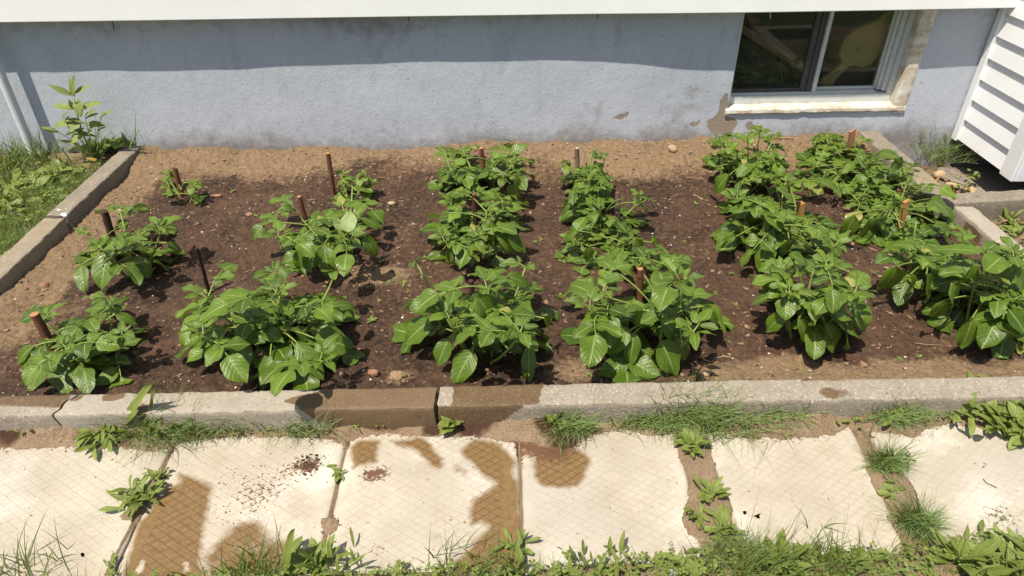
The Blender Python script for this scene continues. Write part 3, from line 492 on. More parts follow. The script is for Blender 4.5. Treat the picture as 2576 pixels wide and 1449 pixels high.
# crusty sill and right trim
def crust(name, x0, x1, y0, y1, z0, z1, amp, parent, slope=0.):
    V = []; n = 60; L = max(x1-x0, z1-z0); horiz = x1-x0 > z1-z0
    prof = [(y1, 0), (y0+.006, 0), (y0, .25), (y0+.002, .8), (y0+.010, 1.), (y1, 1.+slope)]; F = []
    for i in range(n+1):
        t = i/n
        for k, (yv, q) in enumerate(prof):
            if horiz: p = [x0+t*(x1-x0), yv, z0+q*(z1-z0)]
            else: p = [x1-q*(x1-x0), yv, z0+t*(z1-z0)]
            r = float(vn(np.array([t*L*60]), np.array([k*1.7]), s=33)[0])+.6*float(vn(np.array([t*L*17]), np.array([k*1.1]), s=34)[0])
            if k in (1, 2, 3): p[1] += amp*.3*r; p[2 if horiz else 0] += amp*r
            V.append(p)
    m = len(prof)
    for i in range(n):
        for k in range(m-1): F.append((i*m+k, i*m+k+1, i*m+m+k+1, i*m+m+k))
    F.append(tuple(range(m-1, -1, -1))); F.append(tuple(range(n*m, n*m+m)))
    return obj(name, mesh(name, V, F, 'crust', smooth=False), parent)
crust('window_sill', 1.250, 2.285, 3.776, 3.86, .226, .258, .004, w_, .25)
crust('side_trim', 2.216, 2.288, 3.780, 3.86, .218, .93, .0022, w_)
# siding above
sx = np.linspace(-6.5, 3.6, 400)
ovh = np.interp(sx, [-4.6, -2.4, -1.9, -1.55, -1., -.6, -.2, .1, .45, .8, 1.25, 1.8, 2.3, 2.64, 3.6], [.078, .078, .079, .078, .073, .071, .0715, .0715, .075, .086, .094, .095, .092, .088, .086])
ovh = ovh*.33/.27
zb = np.interp(sx, [-2.65, .03, 2.58], [.832, .815, .807]); zb = np.where(sx < -2.65, .832, zb)
V = []; prof = [(.0, .014), (.0, .0), (-.1, .0)]
rows = [(lambda o: o*0-.004, .03), (lambda o: o*0-.004, .004), (lambda o: o-.004, .0), (lambda o: o, .004), (lambda o: o-.012, .155), (lambda o: o+.002, .157), (lambda o: o+.003, .161), (lambda o: o-.010, .31), (lambda o: o+.003, .312), (lambda o: o-.01, .46), (lambda o: o+.003, .462), (lambda o: o-.01, 1.6)]
V = np.concatenate([np.stack([sx, YW-f(ovh), zb+dz], 1) for f, dz in rows]); F = grid_faces(len(sx), len(rows))
sd = mesh('siding', V, F, 'siding', smooth=False); obj('siding', sd, house)
mb = MB(); mb.box(-6.5, 3.6, YW-.003, YW+.14, .951, 2.4); mb.build('upper_wall', 'siding', house)
mb = MB(); mb.box(-6.5, 3.6, 3.945, 3.95, 1.601, 2.4); mb.box(-6.5, 3.6, YW+.1, 5.6, 2.41, 2.45); mb.build('upper_floor', 'dark', house)
# bay wing on the right, raised above the ground
WXB, YC, ZB = 2.64, 3.215, .058
exp = .1165
bay = thing('side_bay', 'white clapboard bay projecting from the house, raised above dark ground', 'house bay', (WXB, 3.5, ZB))
mb = MB()
for i in range(9):
    z0 = ZB+.012+i*exp-(0 if i else .0); z1 = z0+exp+.004; o = .019
    mb.add([(WXB-o, YC+.09, z0), (WXB-o, YW-.03, z0), (WXB+.0, YW-.03, z1), (WXB+.0, YC+.09, z1), (WXB-.0, YC+.09, z0), (WXB-.0, YW-.03, z0)], [(0, 3, 2, 1), (0, 1, 5, 4)])
mb.build('clapboard', 'siding', bay)
mb = MB()
for i in range(9):
    z0 = ZB+.012+i*exp; z1 = z0+exp+.004; o = .019
    mb.add([(WXB+.09, YC+.008-o, z0), (3.9, YC+.008-o, z0), (3.9, YC+.008, z1), (WXB+.09, YC+.008, z1), (WXB+.09, YC+.008, z0), (3.9, YC+.008, z0)], [(0, 1, 2, 3), (0, 4, 5, 1)])
mb.build('front_clapboard', 'siding', bay)
mb = MB(); mb.box(WXB-.026, WXB-.004, YC-.012, YC+.092, ZB-.004, 1.3, .004); mb.box(WXB-.0035, WXB+.092, YC-.012, YC+.004, ZB-.004, 1.3, .003); mb.build('corner_post', 'siding', bay)
mb = MB(); mb.box(WXB-.028, WXB-.002, YW-.055, YW-.008, ZB-.002, .805, .003); mb.build('edge_trim', 'siding', bay)
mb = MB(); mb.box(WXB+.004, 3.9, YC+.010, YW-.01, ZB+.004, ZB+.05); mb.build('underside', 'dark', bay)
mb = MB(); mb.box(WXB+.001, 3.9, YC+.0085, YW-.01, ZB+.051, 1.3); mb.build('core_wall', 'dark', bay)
# ribbed pad under the bay
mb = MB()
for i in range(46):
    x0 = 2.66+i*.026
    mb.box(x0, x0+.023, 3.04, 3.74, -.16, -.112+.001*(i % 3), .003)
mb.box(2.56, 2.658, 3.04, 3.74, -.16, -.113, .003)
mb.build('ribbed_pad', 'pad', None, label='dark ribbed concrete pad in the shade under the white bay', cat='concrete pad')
# hanging ties
for X0, Y0, X1, Y1, mt in [(283, 40, 287, 77, 'tie'), (1025, 30, 1029, 54, 'tie'), (1502, 25, 1502, 48, 'tie'), (1931, 20, 1938, 46, 'pvc')]:
    a = gy(X0, Y0, YW-.03); b = gy(X1, Y1, YW-.022); a[2] += .04; mb = MB(); mb.tube([a, (a+b)/2+np.array([.002, 0, 0]), b], [.0028, .0028, .002], 6); mb.build('hanging_tie', mt, house)
# drain pipe
pt = gy(-60, 40, 3.715); pbm = gy(*zq(252, 1150, 0, 0), 3.715); pbm2 = pbm+(pbm-pt)/np.linalg.norm(pbm-pt)*.09
dp = thing('drain_pipe', 'slim pale grey plastic pipe leaning against the wall at far left', 'pipe', pbm2)
mb = MB(); mb.tube([pt, pbm], .0245, 20); mb.build('pipe', 'pvc', dp, smooth=False); mb = MB(); mb.tube([pbm, pbm2], [.017, .015], 16); mb.build('spigot', 'pvc', dp)
for o in dp.children: o.data.set_sharp_from_angle(angle=R_(40)); o.data.polygons.foreach_set('use_smooth', np.ones(len(o.data.polygons), bool))
# things inside the window
pad = [(480, 620), (500, 585), (560, 545), (610, 510), (645, 470), (625, 420), (632, 360), (660, 300), (720, 240), (800, 195), (900, 160), (990, 85), (1060, 55), (1090, 75), (1040, 160), (1000, 215), (985, 290), (950, 370), (900, 440), (850, 490), (790, 505), (730, 495), (690, 500), (650, 540), (600, 590), (565, 650), (520, 660)]
Q = [gy(*zq(a, b, 2840, 0), 3.96) for a, b in pad]
def plate(name, Q, th, mat, parent=None, **kw):
    n = len(Q); V = [tuple(q) for q in Q]+[(q[0], q[1]+th, q[2]) for q in Q]; F = [tuple(range(n)), tuple(range(2*n-1, n-1, -1))]+[(i, n+i, n+(i+1) % n, (i+1) % n) for i in range(n)]
    return obj(name, mesh(name, V, F, mat, smooth=False), parent, **kw)
pdl = thing('wooden_board', 'tan leaf shaped wooden board with a round hole, leaning behind the right window pane', 'wooden board', Q[0])
plate('board_body', Q, .018, 'wood', pdl); Qc = np.mean(Q, 0); plate('board_rim', [Qc+(np.array(q)-Qc)*1.045+np.array([0, .012, 0]) for q in Q], .012, 'plank', pdl)
c = gy(*zq(765, 375, 2840, 0), 3.96); plate('round_inlay', [(c[0]+.018*math.cos(a), 3.957, c[2]+.016*math.sin(a)) for a in np.linspace(0, 2*math.pi, 18)[:-1]], .002, 'hole', pdl)
a0 = gy(*zq(1400, 100, 2000, 0), 4.02); a1 = gy(*zq(2150, 590, 2000, 0), 4.02); dz = np.array([0, 0, .045]); mb = MB()
V = [a0-dz/2, a1-dz/2, a1+dz/2, a0+dz/2]; V = V+[v+np.array([0, .03, 0]) for v in V]; mb.add(V, [(0, 1, 2, 3), (7, 6, 5, 4), (0, 4, 5, 1), (1, 5, 6, 2), (2, 6, 7, 3), (3, 7, 4, 0)])
mb.build('plank', 'plank', None, label='reddish brown plank slanting behind the left window pane', cat='plank')

# ---------------------------------------------------------------- potato plants
def compound(Lf, tubes, p, a, e, rl, tl, bend, rng, npair=2, fold=.5, small=True, tint0=.5, wr=.76):
    """one pinnate leaf: rachis from p, azimuth a, elevation e, length rl, end leaflet tl"""
    n = 6; P = [np.array(p)]; el = e; lid = len(tubes)+1; i0 = len(Lf)
    for i in range(n):
        el = e-bend*(i+1)/n; P.append(P[-1]+az(a+.12*math.sin(i*1.3+rl*90), el)*rl/n)
    tubes.append((P, [.0034-.0016*i/n for i in range(n+1)], lid))
    side = np.array([-math.sin(a), math.cos(a), 0.])
    def frame(i):
        t = P[min(i+1, n)]-P[max(i-1, 0)]; t /= np.linalg.norm(t); nn = np.cross(t, side); nn /= np.linalg.norm(nn)
        if nn[2] < 0: nn = -nn
        return t, nn
    t, nn = frame(n); tt = lambda: float(np.clip(tint0+rng.gauss(0, .26), 0, 1))+(.9 if rng.random() < .012 else 0)
    Lf.append((P[n], t-nn*.25+side*rng.gauss(0, .12), nn+side*rng.gauss(0, .25), tl*rng.uniform(.92, 1.08), tl*wr*rng.uniform(.95, 1.2), rng.uniform(.2, .85), fold*rng.uniform(.2, .8), .16, tt(), rng.uniform(.38, .46)))
    pos = [(n*.68, .78), (n*.38, .55), (n*.2, .36)][:npair]
    for f, sc in pos:
        for sg in (-1, 1):
            i = int(f); fr = f-i; q = P[i]*(1-fr)+P[min(i+1, n)]*fr; t, nn = frame(i); l = tl*sc*rng.uniform(.8, 1.12); spread = rng.uniform(.75, 1.15)
            d = t*math.cos(spread)+side*sg*math.sin(spread)+nn*rng.uniform(-.15, .12)
            Lf.append((q+d*.006, d, nn+side*sg*rng.uniform(-.3, .1), l, l*wr*rng.uniform(.9, 1.1), rng.uniform(.2, .8), fold*rng.uniform(.2, .8), .16, tt(), rng.uniform(.38, .46)))
    if small:
        for f in (n*.53, n*.8):
            for sg in (-1, 1):
                if rng.random() < .6:
                    i = int(f); q = P[i]; t, nn = frame(i); l = tl*rng.uniform(.16, .28); d = t*.5+side*sg+nn*.2; Lf.append((q, d, nn, l, l*.7, .4, .4, .1, tt(), .45))
    for i in range(i0, len(Lf)): Lf[i] = Lf[i]+(lid, i == i0)
def potato_geo(c, Rx, Ry, H, rng, ns, nl, tl):
    Lf = []; tubes = []; stems = []
    for k in range(ns):
        a = 2*math.pi*k/ns+rng.uniform(-.45, .45); rr = rng.uniform(.34, .72) if ns > 1 else .05
        if ns >= 5 and k == 0: rr = .08
        top = np.array([c[0]+Rx*rr*math.cos(a), c[1]+Ry*rr*math.sin(a), c[2]+H*rng.uniform(.62, .92)*(1-.28*rr)])
        b = np.array([c[0]+Rx*.10*math.cos(a), c[1]+Ry*.10*math.sin(a), c[2]-.02])
        mid = b*.5+top*.5+np.array([.12*(top-b)[0], .12*(top-b)[1], -.02*H]); S = [b*(1-t)**2+2*mid*t*(1-t)+top*t*t for t in np.linspace(0, 1, 9)]
        stems.append((S, [.0062-.0028*i/8 for i in range(9)]))
        for j in range(nl):
            f = .22+.72*j/max(1, nl-1); q = S[min(8, int(round(f*8)))]; aa = a+2.4*j+rng.uniform(-.4, .4)
            # pull towards outside for the lower leaves
            ox, oy = math.cos(a)*rr, math.sin(a)*rr; w = (.9-.5*f)*rr; va = np.array([math.cos(aa)+ox*w*3, math.sin(aa)+oy*w*3]); aa = math.atan2(va[1], va[0])
            reach = math.hypot(Rx*math.cos(aa), Ry*math.sin(aa)); l = tl*(1.0-.38*f)*rng.uniform(.85, 1.12)
            cur = math.hypot((q-c)[0]/Rx, (q-c)[1]/Ry); rl = max(.035, reach*(1.0-.18*f)*rng.uniform(.75, 1.0)-l*.75-.45*cur*reach)
            rl = min(rl, .19)
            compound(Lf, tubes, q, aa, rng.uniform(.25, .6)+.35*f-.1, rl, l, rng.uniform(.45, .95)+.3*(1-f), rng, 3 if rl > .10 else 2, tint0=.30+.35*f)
        for j in range(3):   # young leaves at the tip
            aa = a+2.09*j+rng.uniform(-.3, .3); l = tl*rng.uniform(.34, .5); compound(Lf, tubes, top, aa, rng.uniform(.7, 1.15), l*.5, l, .35, rng, 1, .9, False, .72, .52)
    return Lf, tubes, stems
def bbox_px(P):
    x, y = proj(P); q = lambda v, p: float(np.percentile(v, p)); return q(x, 2.), q(x, 98.), q(y, 2.), q(y, 98.)
STICKS = [(441, 424, 459, 500, 11, 492), (262, 532, 292, 625, 15, 586), (87, 790, 150, 905, 18, 848), (495, 625, 526, 735, 8, 735), (825, 385, 840, 490, 11, 482), (753, 494, 775, 580, 12, 545), (1211, 372, 1218, 452, 11, 412), (1192, 488, 1199, 590, 12, 560), (1184, 706, 1192, 800, 14, 735), (1452, 372, 1453, 445, 11, 414), (1553, 484, 1555, 575, 12, 540), (1612, 676, 1607, 800, 15, 755), (2015, 510, 2008, 580, 16, 530), (2280, 508, 2258, 590, 17, 556), (2145, 330, 2135, 400, 14, 364), (2442, 745, 2436, 805, 9, 790)]   # top, base, width, lowest visible row
def drop(Lf, bad):                       # a leaf that loses its end leaflet goes altogether
    gone = {l[10] for l, b in zip(Lf, bad) if b and len(l) > 11 and l[11]}
    return [l for l, b in zip(Lf, bad) if not b and not (len(l) > 10 and l[10] in gone)]
def keep_clear(Lf):
    """leaves grow round the sticks: drop leaflets that stand right in front of one"""
    P = leaves_geo(Lf)[0]; X, Y = proj(P); m = NVv*NUu; bad = np.zeros(len(Lf), bool)
    for tx, ty, bx, by, w, yv in STICKS:
        f = (Y-ty)/(by-ty); cx = tx+(bx-tx)*f; yb = gz(bx, by, .04)[1]; hit = (np.abs(X-cx) < w/2+8) & (Y > ty-6) & (Y < yv) & (P[:, 1] < yb+.03); bad |= hit.reshape(len(Lf), m).any(1)
    return drop(Lf, bad)
def potato(label, box, seed, ns=4, nl=7, tl=.095, mat='potato', heroes=[], hk=1., sq=1.12, extra=None, young=False):
    x0, x1, y0, y1 = box; xm = (x0+x1)/2; f0 = gz(xm, y1, .04); dep = np.linalg.norm(f0-CAM)+.15
    Rx = (x1-x0)/2*dep/FPX; Ry = Rx*sq; c = np.array([f0[0], f0[1]+Ry*.85, 0]); H = max(.06, gy(xm, y0, c[1]+Ry*.3)[2]*hk)
    for it in range(5):
        c[2] = soil1(c[0], c[1]); Lf, tb, st = potato_geo(c, Rx, Ry, H, random.Random(seed), max(3, ns-1), nl if nl > 5 else nl, tl*1.24)
        Lf = keep_clear(Lf); P, F, uv, ti = leaves_geo(Lf); lo = P[:, 2] < soil_h(P[:, 0], P[:, 1])+.012
        P[lo, 2] = soil_h(P[lo, 0], P[lo, 1])+.012+.02*np.clip(P[lo, 2]+.02, 0, 1); a0, a1, b0, b1 = bbox_px(P)
        if it == 4: break
        s = (x1-x0)/(a1-a0); Rx *= s**.8; Ry *= s**.5; tl *= (s**.25)
        c[0] += ((x0+x1)-(a0+a1))/2*dep/FPX*.9; c[1] -= (y1-b1)*dep*dep/FPX/HC*.6; H = max(.05, H-((y0-b0)-(y1-b1))*dep/FPX*.75)
    # no leaf outgrows the measured size of the plant
    k = NVv*NUu; X_, Y_ = proj(P); a_x, b_y = (x1-x0)/2+5, (y1-y0)/2+5; ym = (y0+y1)/2; E = np.abs((X_-xm)/a_x)**2.8+np.abs((Y_-ym)/b_y)**2.8
    Lf = drop(Lf, E.reshape(-1, k).max(1) > 1.4); P, F, uv, ti = leaves_geo(Lf); lo = P[:, 2] < soil_h(P[:, 0], P[:, 1])+.012
    P[lo, 2] = soil_h(P[lo, 0], P[lo, 1])+.012+.02*np.clip(P[lo, 2]+.02, 0, 1); live = {l[10] for l in Lf}; tb = [t for t in tb if t[2] in live]
    root = thing('potato_plant', label, 'potato plant', c, 'potato plants growing in the bed')
    HL = []; PL = []
    for h in heroes:
        bx, by, bz, tx, ty, tz, wr = h[:7]; bz = bz*1.25+.03; tz = tz*1.2+.025; wr = wr*1.08; b = gz(bx, by, bz); t = gz(tx, ty, tz); d = t-b; ln = np.linalg.norm(d); up = np.array([0, -.45, 1.]) if len(h) < 9 else np.array(h[8]); nrm = up
        rec = (b, d, nrm, ln*1.06, ln*wr, .55, .28, .12, .62, .44); (PL if len(h) > 7 and h[7] == 'pale' else HL).append(rec)
        stem_from = c+np.array([0, 0, H*.35]); tb.append(([stem_from+(b-stem_from)*t_+np.array([0, 0, .02*math.sin(3.14*t_)]) for t_ in np.linspace(0, 1, 6)], [.003]*6, 0))
    HL = keep_clear(HL) if HL else HL
    if HL:
        P2, F2, uv2, ti2 = leaves_geo(HL); P2[:, 2] = np.maximum(P2[:, 2], soil_h(P2[:, 0], P2[:, 1])+.006); F = np.concatenate([F, F2+len(P)]); P = np.concatenate([P, P2]); uv = np.concatenate([uv, uv2]); ti = np.concatenate([ti, ti2])
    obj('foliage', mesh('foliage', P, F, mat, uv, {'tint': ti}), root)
    if PL: leaf_obj('upturned_leaf', PL, 'palef', root, label='pale upturned leaf showing its underside')
    mb = MB()
    for Pt, r, _ in tb: mb.tube(Pt, r, 5, False)
    mb.build('leaf_stalks', 'stem', root, True)
    for Pt, r in st:
        mb = MB(); mb.tube(Pt, r, 7); mb.build('stem', 'stem', root, True)
    return root
potato('tiny potato plant of three small sprigs around a stick at the back left', (398, 515, 428, 523), 3, 3, 3, .062, 'young', heroes=[(470, 460, .07, 512, 462, .05, .6), (440, 485, .05, 436, 522, .03, .6), (440, 450, .06, 400, 442, .06, .5)])
potato('low dark potato plant beside the left kerb, short brown stick at its back', (175, 460, 524, 728), 11, 5, 7, .10, heroes=[(275, 630, .12, 245, 722, .05, .62), (400, 565, .14, 458, 575, .10, .62), (355, 650, .10, 372, 698, .05, .75), (420, 610, .10, 458, 632, .06, .6), (205, 665, .08, 205, 728, .04, .5)])
potato('sprawling potato plant in the front left corner, thick orange topped stick leaning in it', (28, 350, 728, 992), 14, 5, 7, .11, heroes=[(135, 885, .08, 60, 982, .03, .5), (140, 900, .07, 165, 990, .03, .5), (150, 885, .08, 222, 970, .03, .45), (85, 870, .09, 30, 912, .05, .5), (290, 790, .13, 346, 812, .10, .5), (225, 840, .12, 235, 895, .06, .75)])
potato('small young potato plant just right of the tall brown stick at the back', (838, 940, 430, 512), 17, 4, 5, .07, 'young', heroes=[(895, 480, .08, 938, 470, .06, .7), (865, 470, .1, 850, 440, .12, .7)])
potato('potato plant with one pale upturned leaf, second from the front in its row', (653, 965, 474, 694), 21, 6, 7, .105, heroes=[(875, 585, .24, 880, 528, .31, .72, 'pale', (0, -1, .3)), (872, 568, .25, 825, 560, .24, .35, 'pale', (0, -1, .4)), (905, 545, .16, 963, 570, .12, .55), (915, 590, .14, 950, 648, .06, .52), (815, 615, .13, 825, 692, .05, .7), (755, 625, .13, 757, 688, .05, .6), (690, 560, .16, 660, 545, .15, .6)])
potato('large bushy potato plant at the front, with a broad rounded leaf low on its right', (458, 897, 672, 980), 27, 7, 8, .115, heroes=[(790, 850, .10, 888, 868, .06, .85), (745, 860, .12, 812, 950, .05, .45), (680, 895, .10, 655, 978, .04, .5), (620, 850, .12, 600, 945, .05, .55), (540, 800, .14, 463, 825, .10, .5), (545, 830, .13, 470, 880, .07, .45), (620, 760, .22, 560, 735, .22, .6), (720, 700, .26, 700, 672, .3, .5), (840, 770, .17, 893, 760, .15, .5)])
potato('dense rounded potato plant at the back below the egg shaped stone', (1085, 1335, 358, 506), 31, 7, 8, .095, heroes=[(1240, 430, .2, 1285, 433, .17, .5, 'pale', (0, -.3, 1)), (1290, 450, .16, 1318, 505, .05, .6), (1120, 420, .2, 1090, 470, .1, .45), (1280, 390, .24, 1322, 358, .3, .55)])
potato('potato plant with a red brown stick upright in its middle, mid bed', (1073, 1326, 478, 668), 37, 6, 7, .10, heroes=[(1275, 590, .12, 1325, 632, .06, .6), (1255, 580, .13, 1305, 632, .05, .7), (1140, 620, .10, 1120, 666, .03, .6), (1185, 640, .1, 1180, 655, .04, .7), (1205, 560, .16, 1210, 622, .08, .6), (1235, 555, .16, 1240, 612, .08, .45)])
potato('front potato plant with big glossy leaves and a dark stick stub inside', (1010, 1392, 632, 966), 43, 6, 8, .12, heroes=[(1085, 805, .15, 1013, 858, .10, .72), (1200, 745, .24, 1240, 798, .18, .85), (1190, 880, .10, 1140, 962, .04, .7), (1330, 870, .10, 1330, 962, .03, .42), (1160, 815, .17, 1170, 860, .12, .7), (1215, 810, .18, 1200, 875, .1, .6), (1130, 850, .12, 1095, 920, .06, .6), (1370, 800, .16, 1390, 832, .10, .6), (1275, 695, .24, 1340, 712, .2, .5)])
potato('smaller potato plant at the back beside a grey brown stick', (1410, 1540, 378, 506), 47, 5, 7, .09, heroes=[(1475, 410, .18, 1480, 378, .22, .6), (1430, 440, .12, 1412, 452, .08, .7)])
potato('compact potato plant with a brown stick rising at its right, behind another', (1424, 1636, 462, 590), 53, 5, 7, .09, heroes=[(1570, 500, .17, 1580, 560, .10, .5), (1600, 510, .15, 1632, 515, .1, .6)])
potato('low wide potato plant mid bed with small dense leaves and no stick', (1410, 1680, 545, 692), 59, 6, 7, .085, heroes=[(1640, 610, .12, 1678, 638, .05, .75), (1600, 600, .13, 1612, 648, .06, .65), (1450, 580, .13, 1412, 605, .08, .6), (1480, 620, .1, 1480, 660, .04, .6)])
potato('large front potato plant with very broad leaves around an orange topped stick', (1428, 1822, 636, 944), 61, 6, 8, .12, heroes=[(1660, 855, .12, 1705, 942, .04, .75), (1700, 850, .11, 1735, 905, .05, .7), (1585, 830, .14, 1510, 880, .08, .75), (1595, 835, .13, 1585, 920, .05, .5), (1665, 800, .16, 1725, 870, .08, .6), (1625, 780, .2, 1605, 820, .15, .9), (1670, 735, .24, 1660, 672, .28, .72), (1620, 690, .22, 1605, 640, .3, .55), (1490, 740, .2, 1432, 705, .2, .62), (1500, 820, .14, 1460, 870, .06, .55), (1770, 770, .18, 1820, 825, .10, .4), (1560, 690, .22, 1520, 700, .22, .5)])
potato('upright potato plant against the wall under the peeling window corner', (1775, 1988, 324, 492), 67, 6, 8, .09, heroes=[(1800, 420, .17, 1778, 402, .2, .4), (1835, 440, .15, 1790, 482, .07, .65), (1870, 460, .12, 1880, 488, .05, .6), (1950, 395, .2, 1988, 408, .15, .5), (1880, 350, .3, 1905, 325, .34, .5)])
potato('broad potato plant with a square tan stake, right of the bare soil', (1800, 2142, 448, 668), 71, 7, 8, .105, heroes=[(1850, 595, .12, 1805, 618, .07, .55), (1935, 590, .12, 1915, 680, .03, .6), (1870, 530, .2, 1825, 525, .18, .6), (1985, 600, .14, 1975, 640, .08, .6), (2060, 625, .12, 2103, 655, .06, .6), (1955, 480, .24, 2000, 490, .22, .6), (1860, 590, .14, 1890, 618, .08, .6)])
potato('rounded potato plant near the front with many shiny oval leaves and no stick', (1896, 2186, 636, 888), 73, 6, 8, .11, heroes=[(1975, 790, .14, 1922, 832, .08, .62), (2105, 800, .14, 2180, 838, .06, .55), (2075, 810, .13, 2110, 886, .05, .6), (2125, 830, .12, 2140, 870, .05, .7), (2010, 800, .14, 2035, 862, .07, .5), (2025, 750, .2, 1960, 785, .15, .6), (1970, 700, .22, 1905, 740, .15, .5), (2090, 740, .2, 2085, 785, .15, .75), (1985, 640, .28, 2040, 660, .26, .5)])
potato('potato plant leaning over the far right kerb, brown split stick behind it', (2005, 2298, 344, 498), 79, 7, 8, .09, heroes=[(2250, 400, .2, 2292, 450, .1, .42), (2270, 395, .22, 2245, 430, .15, .4), (2050, 420, .18, 2012, 440, .12, .6), (2080, 430, .16, 2060, 475, .07, .7), (2210, 385, .22, 2285, 395, .2, .4)])
potato('potato plant with a flat yellow stake, spreading against the right kerb', (2092, 2416, 448, 622), 83, 7, 8, .105, heroes=[(2185, 550, .14, 2175, 600, .06, .8), (2240, 490, .22, 2215, 470, .24, .8), (2290, 530, .16, 2270, 560, .1, .6), (2350, 560, .15, 2413, 610, .07, .45), (2340, 500, .2, 2412, 545, .14, .55), (2150, 540, .15, 2120, 605, .05, .55)])
potato('tall potato plant near the right kerb, behind the biggest one', (2222, 2480, 565, 770), 87, 5, 7, .11, heroes=[(2300, 620, .22, 2225, 610, .2, .5), (2255, 670, .17, 2222, 740, .06, .7), (2290, 690, .17, 2300, 740, .1, .6), (2330, 690, .18, 2345, 760, .08, .6)])
potato('biggest potato plant at the right edge of the photo, with very large heart shaped leaves', (2330, 2650, 600, 882), 89, 7, 8, .13, heroes=[(2445, 800, .13, 2425, 878, .04, .75), (2400, 710, .22, 2405, 772, .14, .9), (2445, 665, .26, 2430, 725, .19, .7), (2520, 730, .2, 2510, 800, .1, .5), (2530, 800, .13, 2540, 872, .05, .7), (2500, 800, .12, 2490, 855, .05, .65), (2380, 755, .16, 2345, 805, .08, .75), (2470, 635, .28, 2345, 615, .27, .35), (2480, 630, .28, 2515, 605, .3, .6), (2555, 680, .24, 2590, 760, .15, .6)])

# sticks -------------------------------------------------------------------
def stick(label, top, base, wpx, mat, cut, zb=None, square=False, name='wooden_stick', flat=1.):
    b = gz(*base, 0.05); b[2] = soil1(b[0], b[1]) if zb is None else zb; b = gz(*base, b[2]); t = gy(*top, b[1]-.0); dep = np.linalg.norm(b-CAM); r = wpx/2*dep/FPX
    d = (t-b)/np.linalg.norm(t-b); b = b-d*.06; root = thing(name, label, 'garden stick', b, 'marker sticks standing in the bed'); n = 9; rng = random.Random(label); mb = MB(); P = []; rr = []
    for i in range(n+1): q = i/n; P.append(b+(t-b)*q+np.array([rng.gauss(0, .0012), rng.gauss(0, .0012), 0])); rr.append(r*(1.08-.12*q)*rng.uniform(.96, 1.04))
    if square:
        V = []; s = np.array([1., .25, 0]); s -= d*(s@d); s /= np.linalg.norm(s); f = np.cross(d, s)
        for i in (0, n): V += [P[i]+r*(sx_*s+flat*sy_*f) for sx_, sy_ in ((-1, -1), (1, -1), (1, 1), (-1, 1))]
        if flat < .7: V[5] += d*.012; V[6] += d*.008
        mb.add(V, [(0, 1, 5, 4), (1, 2, 6, 5), (2, 3, 7, 6), (3, 0, 4, 7), (3, 2, 1, 0)]); mb.build('stake_shaft', mat, root); mb = MB(); mb.add([v+d*.0006 for v in V[4:]], [(0, 1, 2, 3)]); mb.build('cut_top', cut, root)
    else:
        mb.tube(P, rr, 12, False); mb.build('stick_shaft', mat, root, True); mb = MB(); mb.tube([P[-1]-d*.002, P[-1]+d*.0012, P[-1]+d*.0024], [rr[-1]*.99, rr[-1]*.97, rr[-1]*.8], 12); mb.build('cut_top', cut, root)
    return root
stick('slim brown stick standing in the tiny three sprig plant', (441, 424), (459, 500), 11, 'bark_b', 'bark_d')
stick('dark brown stick behind the low plant beside the left kerb', (262, 532), (292, 625), 15, 'bark_d', 'bark_d')
stick('thick leaning stick with an orange cut top in the front left plant', (87, 790), (150, 905), 18, 'bark_b', 'cut')
stick('thin black stick alone in the soil with a sprout at its foot', (495, 625), (526, 735), 8, 'bark_k', 'bark_k')
stick('tall brown stick at the back left, tallest in the bed', (825, 385), (840, 490), 11, 'bark_b', 'cut')
stick('red brown stick at the back of the plant with the pale leaf', (753, 494), (775, 580), 12, 'bark_b', 'cut')
stick('dark red stick behind the dense plant below the egg shaped stone', (1211, 372), (1218, 452), 11, 'bark_b', 'cut')
stick('dark brown stick in the middle of a plant, mid bed', (1192, 488), (1199, 590), 12, 'bark_d', 'bark_b')
stick('dark stub of stick almost hidden in the big front plant above the wet kerb', (1184, 706), (1192, 800), 14, 'bark_d', 'bark_d')
stick('grey brown stick beside the smaller plant at the back', (1452, 372), (1453, 445), 11, 'bark_g', 'cutg')
stick('plain brown stick in the compact plant, fourth row', (1553, 484), (1555, 575), 12, 'bark_g', 'bark_b')
stick('stout stick with a fresh orange cut in the very broad leaved front plant', (1612, 676), (1607, 800), 15, 'bark_b', 'cut')
stick('square tan stake in the broad plant right of the bare soil', (2015, 510), (2008, 580), 13, 'lath', 'lath', square=True)
stick('flat yellow stake tilted right in the plant at the right kerb', (2280, 508), (2258, 590), 13, 'lath', 'lath', square=True, flat=.6)
stick('brown split stick at the back by the wall, near the right kerb', (2145, 330), (2135, 400), 12, 'lathd', 'lath', square=True, flat=.5)
stick('reddish stick mostly hidden under the biggest plant at the right edge', (2442, 745), (2436, 805), 9, 'bark_b', 'cut')

# ---------------------------------------------------------------- grass and weeds
def grass_stuff(name, n, region, seed, h=(.03, .10), mat='grass', z=None, lean=.5, wd=(.0022, .0046), mask=None, kind='stuff', parent=None, ns=5, curve=(.2, 1.4), **kw):
    r = np.random.RandomState(seed); x = r.uniform(region[0], region[1], n); y = r.uniform(region[2], region[3], n)
    if mask is not None: k = mask(x, y, r); x, y = x[k], y[k]; n = len(x)
    zz = np.zeros(n)-.01 if z is None else z(x, y); ln = r.uniform(h[0], h[1], n)*r.uniform(.6, 1., n)
    a = (np.stack([x, y, zz], 1), r.uniform(0, 2*np.pi, n), np.abs(r.normal(0, lean, n)), ln, r.uniform(*wd, n), r.uniform(*curve, n), np.clip(r.normal(.5, .25, n), 0, 1)); return blades_obj(name, a, mat, parent, ns, kind=kind, **kw)
